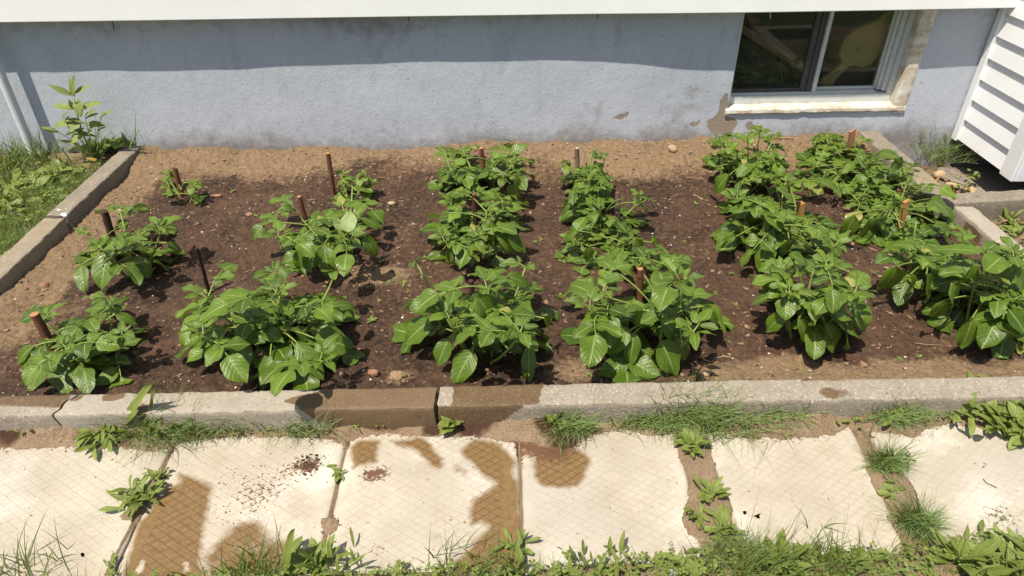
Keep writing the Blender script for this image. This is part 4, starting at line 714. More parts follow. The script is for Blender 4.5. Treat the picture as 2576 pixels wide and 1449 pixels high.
# front lawn: edge creeps irregularly over the slabs
def lawn_edge(x): return 1.098+.018*fbm(np.asarray(x)*5, np.asarray(x)*0, s=101, o=3)+.035*sst(.55, .62, x)*sst(.85, .7, x)+.03*sst(1.0, 1.6, x)-.03*sst(-.35, -1.3, x)+.02*sst(.0, .5, x)
lm = lambda x, y, r: (r.uniform(0, 1, len(x)) < sst(lawn_edge(x)+.012, lawn_edge(x)-.05, y)) 
nx, ny = 300, 60
a_, b_ = np.meshgrid(np.linspace(-2.4, 2.4, nx), np.linspace(.3, 1.16, ny)); X = a_.ravel(); Y = b_.ravel(); dd = lawn_edge(X)-.012-Y+.012*fbm(X*30, Y*30, s=103, o=3); Z = np.where(dd > 0, .002+.012*np.tanh(dd/.05), -.02+.2*dd)+.003*fbm(X*50, Y*50, s=104)*(dd > 0)
struct('lawn_border', mesh('lawn_border', np.stack([X, Y, Z], 1), grid_faces(nx, ny), 'sand', attrs={'wet': .35+.2*fbm(X*8, Y*8, s=5)}))
grass_stuff('lawn_grass', 21000, (-1.5, 1.6, .88, 1.15), 1, (.025, .085), wd=(.0028, .0058), mask=lm, lean=.55)
grass_stuff('lawn_straw', 2600, (-1.5, 1.6, .9, 1.14), 2, (.02, .07), 'dryg', mask=lm, lean=1.0)
grass_stuff('lawn_grass', 5000, (-2.6, 2.6, -.6, .80), 3, (.03, .09), z=lambda x, y: x*0-.03, wd=(.003, .006))
lz = lambda x, y: .03+.02*fbm(x*4, y*4, s=51, o=3)+.03*sst(3.45, 3.8, y)
grass_stuff('side_grass', 26000, (-3.4, -2.25, 1.9, 3.70), 4, (.05, .14), wd=(.003, .006), z=lz, lean=.7, mask=lambda x, y, r: r.uniform(0, 1, len(x)) < sst(3.75, 3.4, y+.1*fbm(x*6, y*6, s=7))*(.55+.45*(fbm(x*5, y*5, s=8) > -.1)))
grass_stuff('side_straw', 3000, (-3.4, -2.25, 2.2, 3.74), 5, (.03, .11), 'dryg', z=lz, lean=1.2)
grass_stuff('corner_grass', 3000, (2.25, 3.0, 1.9, 2.84), 6, (.04, .12), z=lambda x, y: x*0+.01, lean=.8, curve=(.5, 2.2))
def clover(name, n, region, seed, mask=None, z=0., size=(.008, .016), mat='weed', hh=(.012, .05), **kw):
    r = np.random.RandomState(seed); L = []
    for i in range(n):
        x, y = r.uniform(region[0], region[1]), r.uniform(region[2], region[3])
        if mask is not None and not mask(np.array([x]), np.array([y]), r)[0]: continue
        zz = (z(np.array([x]), np.array([y]))[0] if callable(z) else z)+r.uniform(*hh); s = r.uniform(*size); a0 = r.uniform(0, 6.28); t = np.clip(r.normal(.4, .25), 0, 1); tl = np.array([r.normal(0, .35), r.normal(0, .35), 1.])
        for k in range(3): a = a0+2.09*k; L.append((np.array([x, y, zz]), az(a, .1), tl, s, s*.95, .25, .35, .05, t, .62))
    return leaf_obj(name, L, mat, None, kind='stuff', **kw)
clover('clover_cover', 2000, (-1.45, 1.5, .85, 1.12), 7, lm, .0)
clover('clover_cover', 650, (-3.3, -2.27, 2.0, 3.6), 8, None, lz, (.010, .022), 'weed', (.02, .07))
clover('clover_cover', 120, (2.3, 2.9, 2.0, 2.82), 9, None, .02, (.010, .018), 'weed', (.02, .07))
def weed_leaves(c, n, ln, wr, rng, el=(.2, .8), droop=.6, tint=.5, shape=.55, spread=.01, fold=.35, az0=None, azs=None):
    L = []
    for i in range(n):
        a = (rng.uniform(0, 6.28) if az0 is None else az0+rng.gauss(0, azs)) ; e = rng.uniform(*el); l = ln*rng.uniform(.6, 1.1); d = az(a, e)
        L.append((np.array(c)+np.array([rng.gauss(0, spread), rng.gauss(0, spread), .004]), d, np.array([0, 0, 1.])+.3*np.array([rng.gauss(0, 1), rng.gauss(0, 1), 0]) if e < 1.2 else np.array([-math.cos(a), -math.sin(a), .2]), l, l*wr*rng.uniform(.85, 1.15), droop*rng.uniform(.4, 1.4), fold, .12, float(np.clip(rng.gauss(tint, .2), 0, 1)), shape))
    return L
def weed(label, px, n, ln, seed, wr=.32, el=(.2, .9), mat='weed', cat='weed', group='leafy weeds along the path and kerb', z=.015, droop=.6, spread=.012, shape=.58, name='leafy_weed', tint=.5, extra=None, grass=0, gl=.1, az0=None, azs=None):
    c = gz(*px, z); rng = random.Random(seed); root = thing(name, label, cat, c, group); k_ = 1. if az0 is not None else .78; leaf_obj('leaves', weed_leaves(c, int(n*(1. if az0 is not None else 1.45)), ln*k_, wr, rng, el, droop, tint, shape, spread, az0=az0, azs=azs), mat, root); mb = MB(); rr = random.Random(seed+1)
    for i in range(3): a = rr.uniform(0, 6.28); mb.tube([c-np.array([0, 0, .015]), c+az(a, .9)*ln*.22], [.0022, .0014], 5)
    mb.build('stem', 'stem', root, True); return root
def tuft(label, px, n, ln, seed, spread=.02, lean=.6, mat='rush', z=.012, name='grass_tuft', cat='grass tuft', group='grass tufts along the path and kerb', wd=(.0030, .0052), curve=(.5, 2.1), stretch=1., az0=None, azs=1., dry=0):
    c = gz(*px, z); r = np.random.RandomState(seed); root = thing(name, label, cat, c, group); n = int(n*1.5); B = np.stack([c[0]+r.normal(0, spread*stretch, n), c[1]+r.normal(0, spread*.55, n), np.full(n, c[2]-.006)], 1)
    A = r.uniform(0, 2*np.pi, n) if az0 is None else r.normal(az0, azs, n); ln_ = 1.15*ln*r.uniform(.4, 1.1, n); blades_obj('blades', (B, A, np.abs(r.normal(0, lean*.68, n)), ln_, r.uniform(*wd, n), r.uniform(*curve, n), np.clip(r.normal(.5, .25, n), 0, 1)), mat, root, 7)
    k = max(14, n//6); B2 = B[:k]+r.normal(0, .006, (k, 3))*np.array([1, 1, 0]); blades_obj('dead_blades', (B2, r.uniform(0, 6.28, k), np.abs(r.normal(0, .9, k)), ln_[:k]*.7, r.uniform(.001, .002, k), r.uniform(.5, 2, k), r.uniform(.2, .8, k)), 'dryg', root, 6); return root
def bigleaf(label, px, z, tips, name):
    c = gz(*px, z); root = thing(name, label, 'weed', c, 'leafy weeds along the path and kerb'); L = []
    for (tx, ty), yd, w, dr in tips: t = gy(tx, ty, yd); d = t-c; L.append((c, d+np.array([0, 0, .15*np.linalg.norm(d)*dr]), (-.35, -.7, .5), np.linalg.norm(d)*1.04, w, dr, .5, .22, .75, .55))
    leaf_obj('leaves', L, 'weed', root); mb = MB(); mb.tube([c-np.array([0, 0, .015]), c+(gy(*tips[0][0], tips[0][1])-c)*.3], [.003, .002], 6); mb.build('stem', 'stem', root, True)
# along the front kerb, left to right
weed('low reddish green weed before the brown end block of the front kerb', (18, 1072), 16, .055, 201, .4, mat='red', z=.02)
weed('small bright green weed before the kerb just left of the crack', (78, 1078), 11, .065, 202, .3)
weed('tiny two leaved weed at the crack in the front kerb', (180, 1058), 6, .04, 203, .4)
weed('leafy dandelion like weed before the left front kerb block, drooping to the slab', (262, 1088), 26, .115, 204, .27, (.0, .8), z=.02, spread=.02)
bigleaf('tall pale toothed leaf leaning over the front kerb', (308, 1075), .02, [((368, 972), 1.60, .042, .25), ((335, 1040), 1.575, .025, .4)], 'dandelion')
bigleaf('single upright oval leaf before the kerb, right of the tall toothed leaf', (386, 1055), .02, [((381, 984), 1.59, .034, .15)], 'leafy_weed')
tuft('large grass tuft mixed with weeds at the left joint of the slabs', (415, 1085), 420, .15, 207, .045, .9, stretch=1.6)
weed('broad green weed poking out of the large left grass tuft', (400, 1080), 14, .075, 208, .3, z=.03)
tuft('fine green grass tuft in front of the pale kerb block', (520, 1072), 230, .10, 209, .03, .7, stretch=1.6)
tuft('fine grass tuft right of centre of the pale kerb block', (625, 1070), 190, .10, 210, .028, .75, stretch=1.7)
tuft('straggly sparse grass tuft where the kerb turns damp', (770, 1082), 110, .12, 211, .035, .95, stretch=1.5)
def crab(label, px, tips, z=.02):
    c = gz(*px, z); root = thing('crabgrass', label, 'grass plant', c); L = []
    for tx, ty, tz, w in tips: t = gz(tx, ty, tz); d = t-c; L.append((c, d+np.array([0, 0, .02]), (0, -.4, 1), np.linalg.norm(d)*1.03, w, .5, .5, .03, .7, .3))
    leaf_obj('blades', L, 'weed', root); mb = MB(); mb.tube([c-np.array([0, 0, .02]), c+np.array([0, 0, .02])], [.003, .002], 6); mb.build('stem', 'stem', root)
crab('broad bladed bright grass sprout before the dark wet kerb', (885, 1062), [(940, 1012, .09, .010), (842, 1050, .05, .009), (938, 1050, .05, .009), (905, 1092, .02, .008), (860, 1068, .03, .007), (905, 1030, .07, .007)])
weed('bright round leaved weed before the joint of the wet kerb', (1132, 1068), 13, .075, 213, .62, (.2, 1.1), shape=.6, z=.02)
tuft('grass tuft hanging onto the wet slab corner, centre right', (1432, 1078), 330, .12, 214, .030, .8, stretch=1.2)
weed('round leaved weed climbing beside the grass tuft at centre right', (1398, 1060), 12, .055, 215, .62, (.5, 1.35), z=.03, spread=.018, shape=.55)
tuft('wide low grass tuft along the pebbly kerb, left of the tallest one', (1630, 1060), 260, .10, 216, .035, .75, stretch=1.8)
tuft('tallest and thickest grass tuft leaning over the pebbly kerb', (1735, 1052), 480, .17, 217, .035, .7, stretch=1.7)
tuft('thin grass trailing over the slab right of the tallest tuft', (1830, 1072), 190, .16, 218, .05, 1.0, stretch=1.7)
tuft('upright grass tuft before the joint of the pebbly kerb blocks', (1955, 1048), 260, .10, 219, .032, .6, stretch=1.7)
weed('small green weed at the foot of the pebbly kerb joint', (2085, 1040), 8, .04, 220, .4)
weed('small two leaved plant in the sand at the top of the right joint', (2152, 1058), 5, .045, 221, .5)
tuft('grass tuft before the right pebbly kerb with a few broad leaves', (2255, 1052), 330, .12, 222, .035, .75, stretch=1.5)
weed('broad leaves inside the grass tuft before the right pebbly kerb', (2250, 1048), 9, .075, 223, .35, z=.03)
weed('yellowish creeping weed just left of the big leafy weed', (2375, 1040), 12, .04, 224, .4)
weed('big sprawling leafy weed at the lower right corner of the bed', (2500, 1035), 80, .115, 225, .33, (-.1, 1.0), z=.03, spread=.05, droop=.7)
weed('dense leafy weed at the right photo edge, spilling onto the slab', (2570, 1062), 50, .115, 226, .33, (-.1, .9), z=.03, spread=.04)
weed('tiny weed on the slab below the big leafy weed', (2530, 1100), 6, .04, 227, .4, z=.0)
# in the joints
weed('grey green rosette weed in the left joint between slabs', (350, 1255), 34, .085, 230, .26, (.1, .9), spread=.022, z=.008)
weed('small weed at the top of the left joint rosette', (400, 1195), 14, .045, 231, .35, z=.006)
weed('tiny weed in the left joint near the front lawn', (283, 1425), 7, .045, 232, .35, z=.004)
weed('small weed in the joint left of the damp patterned slab', (858, 1190), 6, .05, 233, .35, (.05, .5), z=.002)
weed('weed in the joint at the front of the wet slab edge', (1305, 1375), 12, .065, 234, .32, z=.004)
weed('bushy rosette at the top of the sandy joint', (1738, 1120), 28, .08, 235, .32, (.2, .9), z=.012)
weed('rosette halfway along the sandy joint', (1785, 1240), 14, .075, 236, .30, z=.012)
weed('small rosette in the sandy joint, left and in front of its neighbour', (1752, 1298), 12, .06, 237, .3, z=.01)
weed('straggly weed at the front end of the sandy joint', (1815, 1340), 22, .085, 238, .28, (.2, 1.1), z=.01)
tuft('grass tuft in the right joint between slabs', (2230, 1170), 230, .10, 239, .025, .75, z=.01, stretch=.9)
weed('pale oval leaved weed in the right joint below its grass tuft', (2240, 1232), 9, .05, 240, .5, (.05, .5), z=.006)
tuft('grass tuft at the front end of the right joint', (2300, 1320), 260, .12, 241, .022, .7, z=.008)
tuft('dry tuft at the front end of the sandy joint', (1845, 1400), 260, .09, 242, .04, .8, mat='dryg', z=.01)
# lawn weeds
bigleaf('tall toothed leaf standing in the front lawn', (712, 1455), .0, [((733, 1338), 1.09, .036, .1), ((760, 1440), 1.10, .035, .6)], 'dandelion')
weed('broad leaved weed in the front lawn below the sandy slab joint', (800, 1445), 9, .13, 251, .28, (.7, 1.3), z=.0)
weed('wide low leaf in the front lawn beside the tall toothed leaf', (720, 1455), 4, .12, 252, .42, (.1, .6), z=.0, az0=.4, azs=.8)
weed('lance leaved weed in the lawn left of the right joint', (1960, 1420), 16, .13, 253, .22, (.7, 1.4), z=.0)
weed('clump of broad strap leaves in the lawn right of the right joint', (2410, 1425), 18, .15, 254, .24, (.5, 1.35), z=.0)
weed('thick leafy clump at the lower right corner of the lawn', (2530, 1430), 34, .16, 255, .24, (.2, 1.2), z=.0, spread=.05)
weed('rounded leaf weed in the lawn in front of the right slab', (2130, 1420), 6, .09, 256, .45, (.5, 1.2), z=.0)
weed('small upright seedy weed in the lawn at centre right', (1560, 1430), 14, .09, 257, .2, (.8, 1.45), z=.0, spread=.03)
weed('slim upright weed in the lawn near the damp slab corner', (1290, 1440), 10, .10, 258, .2, (.8, 1.45), z=.0, spread=.02)
weed('pair of slim upright weeds in the lawn left of the clover flower', (1480, 1440), 14, .10, 259, .2, (.8, 1.45), z=.0, spread=.03)
weed('leafy clover like weed in the lawn below the sandy joint', (1700, 1440), 12, .08, 260, .4, (.3, 1.2), z=.0, spread=.03)
weed('feathery upright weed in the lawn at the sandy slab joint', (850, 1440), 16, .11, 261, .16, (.7, 1.45), z=.0, spread=.03)
tuft('tall thin grass blades rising over the left slab', (40, 1450), 40, .15, 262, .06, .35, 'grass', z=.0, curve=(.1, .7))
tuft('spiky grass tuft in the lawn before the wet slab', (640, 1455), 70, .15, 263, .05, .4, 'grass', z=.0, curve=(.1, .7))
tuft('long grass tuft in the lawn right of the sandy joint', (1880, 1445), 150, .15, 264, .06, .5, 'grass', z=.0, curve=(.1, .9))
tuft('long leaning grass tuft in the lawn before the right slab', (2080, 1445), 150, .16, 265, .08, .55, 'grass', z=.0, curve=(.1, .9))
tuft('spiky grass at the lower edge near the wet slab corner', (1200, 1455), 110, .12, 266, .08, .5, 'grass', z=.0, curve=(.1, .9))
# white clover flowers
def flower(label, px, base, z):
    t = gz(*px, z); b = gz(*base, 0.); root = thing('clover_flower', label, 'flower', b, 'white clover flowers in the lawn'); mb = MB(); mb.tube([b, (b+t)/2+np.array([.004, 0, 0]), t], .0011, 5); mb.build('stem', 'stem', root, True); L = []; rng = random.Random(label)
    for i in range(70):
        e = math.asin(rng.uniform(-.5, 1)); a = rng.uniform(0, 6.28); d = az(a, e); L.append((t+d*.003, d, az(a+1.5, .2), .0085, .0032, .2, .3, .0, .5, .5))
    leaf_obj('petals', L, 'white', root)
flower('white clover flower before the left sandy joint', (765, 1380), (752, 1450), .06); flower('white clover flower in the lawn left of the sandy gap', (1685, 1368), (1700, 1430), .06); flower('low white clover flower at the bottom edge of the photo', (1692, 1440), (1690, 1462), .03)
# milkweed-like plant and other plants in the left back corner
mk0 = gy(*zq(705, 1165, 0, 0), 3.66); mk0[2] = .05; mt = gy(*zq(560, 740, 0, 0), 3.60)
mk = thing('milkweed_plant', 'tall light green plant with opposite lance leaves against the wall at left', 'wild plant', mk0)
mb = MB(); S = [mk0+(mt-mk0)*t+np.array([-.02*math.sin(3.1*t), 0, 0]) for t in np.linspace(0, 1, 9)]; mb.tube(S, [.006-.003*t for t in np.linspace(0, 1, 9)], 8); mb.build('stem', 'stem', mk, True)
L = []
for zx, zy, tx, ty, w, dy in [(548, 725, 545, 585, .042, .0), (545, 720, 378, 640, .034, -.03), (560, 705, 664, 640, .032, .02), (560, 730, 520, 600, .028, .03), (585, 745, 600, 870, .055, -.05), (570, 815, 400, 790, .042, -.03), (610, 815, 742, 765, .045, .0), (575, 830, 520, 760, .03, -.02), (605, 905, 395, 940, .050, -.03), (608, 905, 525, 985, .045, -.06), (650, 940, 785, 935, .042, .0), (640, 995, 530, 1075, .045, -.06), (640, 800, 610, 820, .03, -.04), (665, 1010, 690, 985, .03, -.02)]:
    b = gy(*zq(zx, zy, 0, 0), 3.62); t = gy(*zq(tx, ty, 0, 0), 3.62+dy); d = t-b; L.append((b, d, (0, -.75, 1), np.linalg.norm(d)*1.08, w*1.1, .35, .3, .08, .75+.1*random.Random(zx).random(), .45))
rk = random.Random(4)
for zx, zy, tx, ty in [(690, 1150, 470, 900), (700, 1150, 640, 870), (695, 1160, 430, 985), (705, 1150, 760, 880)]:
    b = gy(*zq(zx, zy, 0, 0), 3.66); t = gy(*zq(tx, ty, 0, 0), 3.60); S2 = [b+(t-b)*q for q in np.linspace(0, 1, 6)]; mb = MB(); mb.tube(S2, [.0032-.002*q for q in np.linspace(0, 1, 6)], 6); mb.build('stem', 'stem', mk, True)
    for q in (.45, .62, .78, .92, 1.): a = rk.uniform(0, 6.28); L.append((b+(t-b)*q, np.array([math.cos(a), -.25, .45]), (0, -.7, 1), rk.uniform(.07, .11), rk.uniform(.016, .026), .4, .3, .08, rk.uniform(.3, .8), .42))
leaf_obj('leaves', L, 'weed', mk)
def at_wall(zx, zy, y): return gy(*zq(zx, zy, 0, 0), y)
def wallgrass(label, zx, zy, n, ln, seed, y=3.66, lean=.35, name='tall_grass', spread=.02, mat='weed'):
    c = at_wall(zx, zy, y); c[2] = .06; r = np.random.RandomState(seed); root = thing(name, label, 'grass tuft', c, 'tall grasses by the wall at left'); B = np.stack([c[0]+r.normal(0, spread, n), c[1]+r.normal(0, spread, n), np.full(n, c[2]-.02)], 1)
    blades_obj('blades', (B, r.uniform(0, 6.28, n), np.abs(r.normal(0, lean, n)), 1.15*ln*r.uniform(.5, 1.05, n), r.uniform(.005, .009, n), r.uniform(.1, .9, n), np.clip(r.normal(.6, .2, n), 0, 1)), mat, root, 8)
    mb = MB(); mb.tube([c-np.array([0, 0, .02]), c+np.array([.01, 0, ln*.5]), c+np.array([.0, -.01, ln*.9])], [.0016, .0013, .0008], 5); mb.build('stalk', 'stem', root, True); return root
wallgrass('grass stalks leaning left behind the tall light green plant', 660, 1120, 26, .30, 301, 3.69, .55)
wallgrass('slender grass with pointed seed heads above the kerb end', 975, 1075, 14, .28, 302, 3.70, .4)
wallgrass('sparse grass between the pipe and the tall light green plant', 330, 1130, 22, .22, 303, 3.68, .45)
wallgrass('dense dark grass against the wall left of the pipe', 60, 1090, 190, .22, 304, 3.66, .6, spread=.07)
wallgrass('short grass clump at the foot of the wall right of the pipe', 430, 1140, 16, .16, 305, 3.66, .4)
def wallweed(label, zx, zy, n, ln, seed, wr, y=3.6, mat='weedd', z=.05, el=(.1, .9), **kw):
    c = at_wall(zx, zy, y); c = gz(*zq(zx, zy, 0, 0), z); rng = random.Random(seed); root = thing('leafy_weed', label, 'weed', c, 'leafy weeds by the wall at left'); leaf_obj('leaves', weed_leaves(c, int(n*1.7), ln, wr, rng, el, .5, .5, .55, **kw), mat, root); mb = MB(); mb.tube([c-np.array([0, 0, .02]), c+np.array([0, 0, .05])], .003, 6); mb.build('stem', 'stem', root, True); return root
wallweed('dark round leaved weed at the end of the left kerb', 820, 1110, 30, .10, 311, .75, z=.08, spread=.06, el=(.2, 1.2))
wallweed('green weed with round leaves right at the kerb end by the wall', 910, 1085, 16, .10, 312, .7, mat='weed', z=.11, spread=.04, el=(.3, 1.2))
wallweed('dark low weed at the foot of the pale pipe', 300, 1150, 22, .08, 313, .5, z=.05, spread=.04)
wallweed('reddish brown leafed weed left of the pipe', 130, 1160, 14, .09, 314, .5, mat='red', z=.05, spread=.05)
wallweed('green weed at the far left edge below the wall', 30, 1130, 20, .10, 315, .45, z=.05, spread=.06)
wallweed('broad leaved weed in the left grass below the wall', 440, 1300, 14, .09, 316, .6, mat='weed', z=.05, spread=.05, el=(.1, .6))
wallweed('broad leaved weed in the middle of the left grass', 250, 1390, 16, .10, 317, .55, mat='weed', z=.05, spread=.07, el=(.1, .6))
wallweed('star shaped weed near the left photo edge in the grass', 60, 1560, 14, .10, 318, .35, mat='weed', z=.05, spread=.05, el=(.2, .8))
wallweed('small broad weed beside the white splashed kerb', 420, 1500, 14, .07, 319, .6, mat='weed', z=.05, spread=.05, el=(.1, .6))
plate('yellow_leaf', [at_wall(a, b, 3.55)+np.array([0, .0, 0]) for a, b in [(650, 1192), (680, 1188), (730, 1200), (722, 1214), (690, 1212), (660, 1200)]], .002, 'yel', None, label='fallen yellow leaf on the earth behind the left kerb', cat='leaf')
# horsetail in the right corner
def horsetail(label, px, n, ln, seed, z=.03, spread=.06):
    c = gz(*px, z); r = np.random.RandomState(seed); root = thing('horsetail_plant', label, 'horsetail', c, 'feathery horsetails in the right corner'); mb = MB(); Bs = []; As = []; Ls = []; Le = []
    for i in range(n):
        b = c+np.array([r.normal(0, spread), r.normal(0, spread*.45), -.01]); a = r.uniform(0, 6.28); e = r.uniform(.75, 1.5); l = ln*r.uniform(.6, 1.05); P = [b+az(a, e-.25*t)*l*t for t in np.linspace(0, 1, 6)]; mb.tube(P, [.0016-.0009*t for t in np.linspace(0, 1, 6)], 5)
        for k in range(9):
            t = .18+.09*k; q = b+az(a, e-.25*t)*l*t; m = 5
            for j in range(m): Bs.append(q); As.append(r.uniform(0, 6.28)); Ls.append(ln*.34*(1.05-t*.75)*r.uniform(.7, 1.1)); Le.append(abs(r.normal(.75, .25)))
    mb.build('stems', 'stem', root, True); nB = len(Bs); blades_obj('branches', (np.array(Bs), np.array(As), np.array(Le), np.array(Ls), r.uniform(.0014, .0024, nB), r.uniform(-.4, .5, nB), np.clip(r.normal(.55, .25, nB), 0, 1)), 'rush', root, 4); return root
horsetail('pale feathery horsetail against the wall right of the kerb', (2315, 395), 30, .36, 401, z=-.11, spread=.06)
horsetail('feathery horsetail between the right kerb and the bay', (2370, 410), 32, .34, 402, z=-.11, spread=.06)
horsetail('darker bushy horsetail under the corner of the white bay', (2425, 400), 40, .29, 403, z=-.11, spread=.05)
cw = thing('leafy_weed', 'small round leaved weed between ochre stones beside the dark pad', 'weed', gz(2425, 480, -.12)); L = []
rng = random.Random(9)
for px, py, z in [(2440, 432, .09), (2452, 440, .09), (2432, 445, .08), (2446, 452, .07), (2400, 460, .05), (2410, 452, .05), (2425, 470, .04), (2440, 462, .05), (2460, 446, .08), (2415, 472, .03), (2435, 478, .03)]:
    c = gz(px, py, z-.13); L += weed_leaves(c, 4, .026, .8, rng, (.1, .7), .3, .4, .5, .004)
leaf_obj('leaves', L, 'weed', cw); mb = MB(); c = gz(2425, 485, -.125); mb.tube([c, gz(2430, 460, -.08), gz(2442, 436, -.04)], [.0022, .0018, .001], 6); mb.build('stem', 'stem', cw, True)
weed('lance leaved weed in the right corner behind the crosswise kerb', (2540, 560), 9, .10, 410, .28, (.6, 1.3), z=.02, group=None); weed('broad leafy weed outside the right kerb at the photo edge', (2560, 585), 10, .09, 411, .5, (.1, .8), z=.02, group=None, spread=.03)

# ---------------------------------------------------------------- stones, seedlings, crumbs
def rock(label, px, z, size, seed, mat='stone', name='stone', rot=0., group=None, sink=.3, noise=.18):
    import bmesh
    c = gz(*px, z); bm = bmesh.new(); bmesh.ops.create_icosphere(bm, subdivisions=3, radius=1.); V = np.array([v.co[:] for v in bm.verts]); F = np.array([[q.index for q in f.verts] for f in bm.faces]); bm.free()
    k = 1+noise*fbm(V[:, 0]*1.1+seed, V[:, 1]*1.1, V[:, 2]*1.1, s=seed, o=3); V = V*k[:, None]*np.array(size); cr, sr = math.cos(rot), math.sin(rot); V = np.stack([V[:, 0]*cr-V[:, 1]*sr, V[:, 0]*sr+V[:, 1]*cr, V[:, 2]], 1)+c+np.array([0, 0, size[2]*(1-2*sink)])
    o = obj(name, mesh(name, V, F, mat), None, label, 'stone', group); return o
rock('smooth egg shaped tan stone by the wall behind the dense plant', (1189, 378), .085, (.031, .022, .020), 1, rot=-.4, noise=.1)
rock('smooth oblong tan stone by the wall on the sandy mound', (1692, 377), .085, (.024, .036, .021), 2, rot=.4, noise=.08)
rock('rough round brown stone near the left kerb', (113, 722), .03, (.022, .02, .018), 3, 'brick')
rock('pinkish flat stone behind the front left plant', (243, 748), .03, (.026, .018, .012), 4, 'stone')
rock('small tan stone beside the far left kerb block', (304, 530), .035, (.018, .014, .010), 5)
rock('crumbly tan stone near the kerb, centre front', (1003, 948), .04, (.03, .022, .018), 6, 'dclod', noise=.5)
rock('angular grey pink stone on the soil by the front kerb', (940, 940), .04, (.020, .014, .012), 7, 'brick', noise=.4)
rock('small tan angular stone by the kerb right of centre', (1775, 942), .04, (.013, .011, .012), 8, noise=.3)
rock('pale round stone in the bare soil behind centre', (985, 512), .03, (.020, .016, .008), 9)
rock('reddish stone in the dark soil at the left', (628, 541), .03, (.016, .014, .010), 10, 'brick', noise=.4)
rock('flat reddish wood chip stone right of the tiny plant', (545, 492), .03, (.030, .013, .006), 11, 'brick', noise=.4)
rock('ochre stone outside the right kerb under the horsetail', (2362, 443), -.125, (.042, .030, .026), 12, 'stoneo')
rock('ochre stone with a twig across it, at the crosswise kerb', (2440, 482), -.125, (.034, .030, .022), 13, 'stoneo')
rock('thin ochre shard leaning on the right kerb', (2395, 470), -.12, (.036, .016, .02), 14, 'stoneo', noise=.4, rot=-.5)
rock('grey rubble stone at the edge of the dark pad', (2392, 448), -.125, (.05, .035, .018), 15, 'kerb_s', noise=.5)
rng = random.Random(5)
sprots = [(523, 738, .022), (585, 483, .018), (645, 545, .016), (560, 660, .012), (480, 780, .014), (470, 790, .012), (500, 875, .014), (820, 760, .014), (825, 830, .014), (840, 905, .013), (960, 660, .013), (1015, 715, .018), (1030, 735, .014), (980, 712, .016), (930, 725, .013), (935, 808, .022), (955, 760, .012), (870, 670, .013), (780, 740, .011), (740, 790, .012), (900, 900, .012), (1225, 960, .012), (1345, 610, .014), (1360, 605, .014), (1420, 520, .014), (1430, 620, .012), (1415, 660, .018), (1400, 700, .013), (1405, 745, .013), (1450, 735, .012), (1460, 700, .012), (1640, 680, .014), (1750, 515, .016), (1840, 690, .014), (1880, 800, .014), (1800, 740, .014), (1850, 770, .013), (1790, 790, .014), (1755, 830, .012), (1830, 860, .014), (2140, 705, .018), (2195, 690, .022), (1690, 935, .014), (1480, 945, .014), (1560, 930, .013), (1600, 920, .013), (2310, 900, .014), (2530, 890, .018), (2260, 905, .012), (2150, 945, .012), (2010, 930, .012), (715, 520, .012), (700, 560, .012), (650, 470, .012), (1080, 700, .011), (1100, 665, .014), (1340, 720, .012), (1540, 540, .01), (1700, 580, .014), (1720, 610, .012), (560, 890, .012), (545, 850, .012), (535, 905, .014), (370, 860, .012), (345, 890, .014), (950, 1068, .014), (965, 1070, .014), (895, 1075, .014), (1265, 1058, .012), (1360, 1055, .012)]
for i, (px, py, s) in enumerate(sprots):
    c = gz(px, py, .03)
    c = gz(px, py, soil1(c[0], c[1]) if c[1] > 1.7 else .018); L = []; n = rng.choice([4, 5, 6]); a0 = rng.uniform(0, 6)
    for k in range(n): l = s*rng.uniform(.8, 1.5); L.append((c+np.array([0, 0, .004]), az(a0+6.28*k/n, rng.uniform(.15, .7)), (0, 0, 1), l, l*.55, .4, .3, .08, rng.random(), .55))
    leaf_obj('seedling', L, 'weed', None, label='tiny green weed seedling sprouting from bare earth in or before the bed', cat='seedling', group='weed seedlings in the earth')
# crumbs: uncountable loose material
def crumbs(name, n, reg, seed, size, mat, zf, flat=1., mask=None, ell=1.6):
    r = np.random.RandomState(seed); x = r.uniform(reg[0], reg[1], n); y = r.uniform(reg[2], reg[3], n)
    if mask is not None: k = mask(x, y, r); x, y = x[k], y[k]; n = len(x)
    s = size[0]*(size[1]/size[0])**(r.uniform(0, 1, n)**2.2); b = np.array([(1, 0, 0), (-1, 0, 0), (0, 1, 0), (0, -1, 0), (0, 0, 1), (0, 0, -1), (.6, .6, .55), (-.6, .6, .5), (.6, -.6, .55), (-.6, -.6, .5)], float)
    f = np.array([(0, 6, 4), (6, 2, 4), (2, 7, 4), (7, 1, 4), (1, 9, 4), (9, 3, 4), (3, 8, 4), (8, 0, 4), (0, 2, 6), (2, 1, 7), (1, 3, 9), (3, 0, 8), (0, 5, 2), (2, 5, 1), (1, 5, 3), (3, 5, 0)]); k = len(b)
    V = b[None]*(1+r.uniform(-.35, .35, (n, k, 1)))*s[:, None, None]*np.array([1, 1, flat]); a = r.uniform(0, 6.28, n)[:, None]; st = r.uniform(1, ell, n)[:, None]; vx = V[..., 0]*st; V = np.stack([vx*np.cos(a)-V[..., 1]*np.sin(a)+x[:, None], vx*np.sin(a)+V[..., 1]*np.cos(a)+y[:, None], V[..., 2]+(zf(x, y)+s*.25*flat)[:, None]], -1)
    F = (f[None]+(np.arange(n)*k)[:, None, None]).reshape(-1, 3); return obj(name, mesh(name, V.reshape(-1, 3), F, mat, smooth=False), None, kind='stuff')
reg = (-2.12, 2.1, 1.71, 3.77); zs = lambda x, y: soil_h(x, y)+.003
crumbs('soil_crumbs', 9000, reg, 11, (.001, .007), 'clod', zs, .8, lambda x, y, r: r.uniform(0, 1, len(x)) > .8*sst(3.3, 3.5, y)+.7*sst(-1.85, -2.0, x)+.6*sst(.4, .8, x)*sst(1.95, 1.82, y))
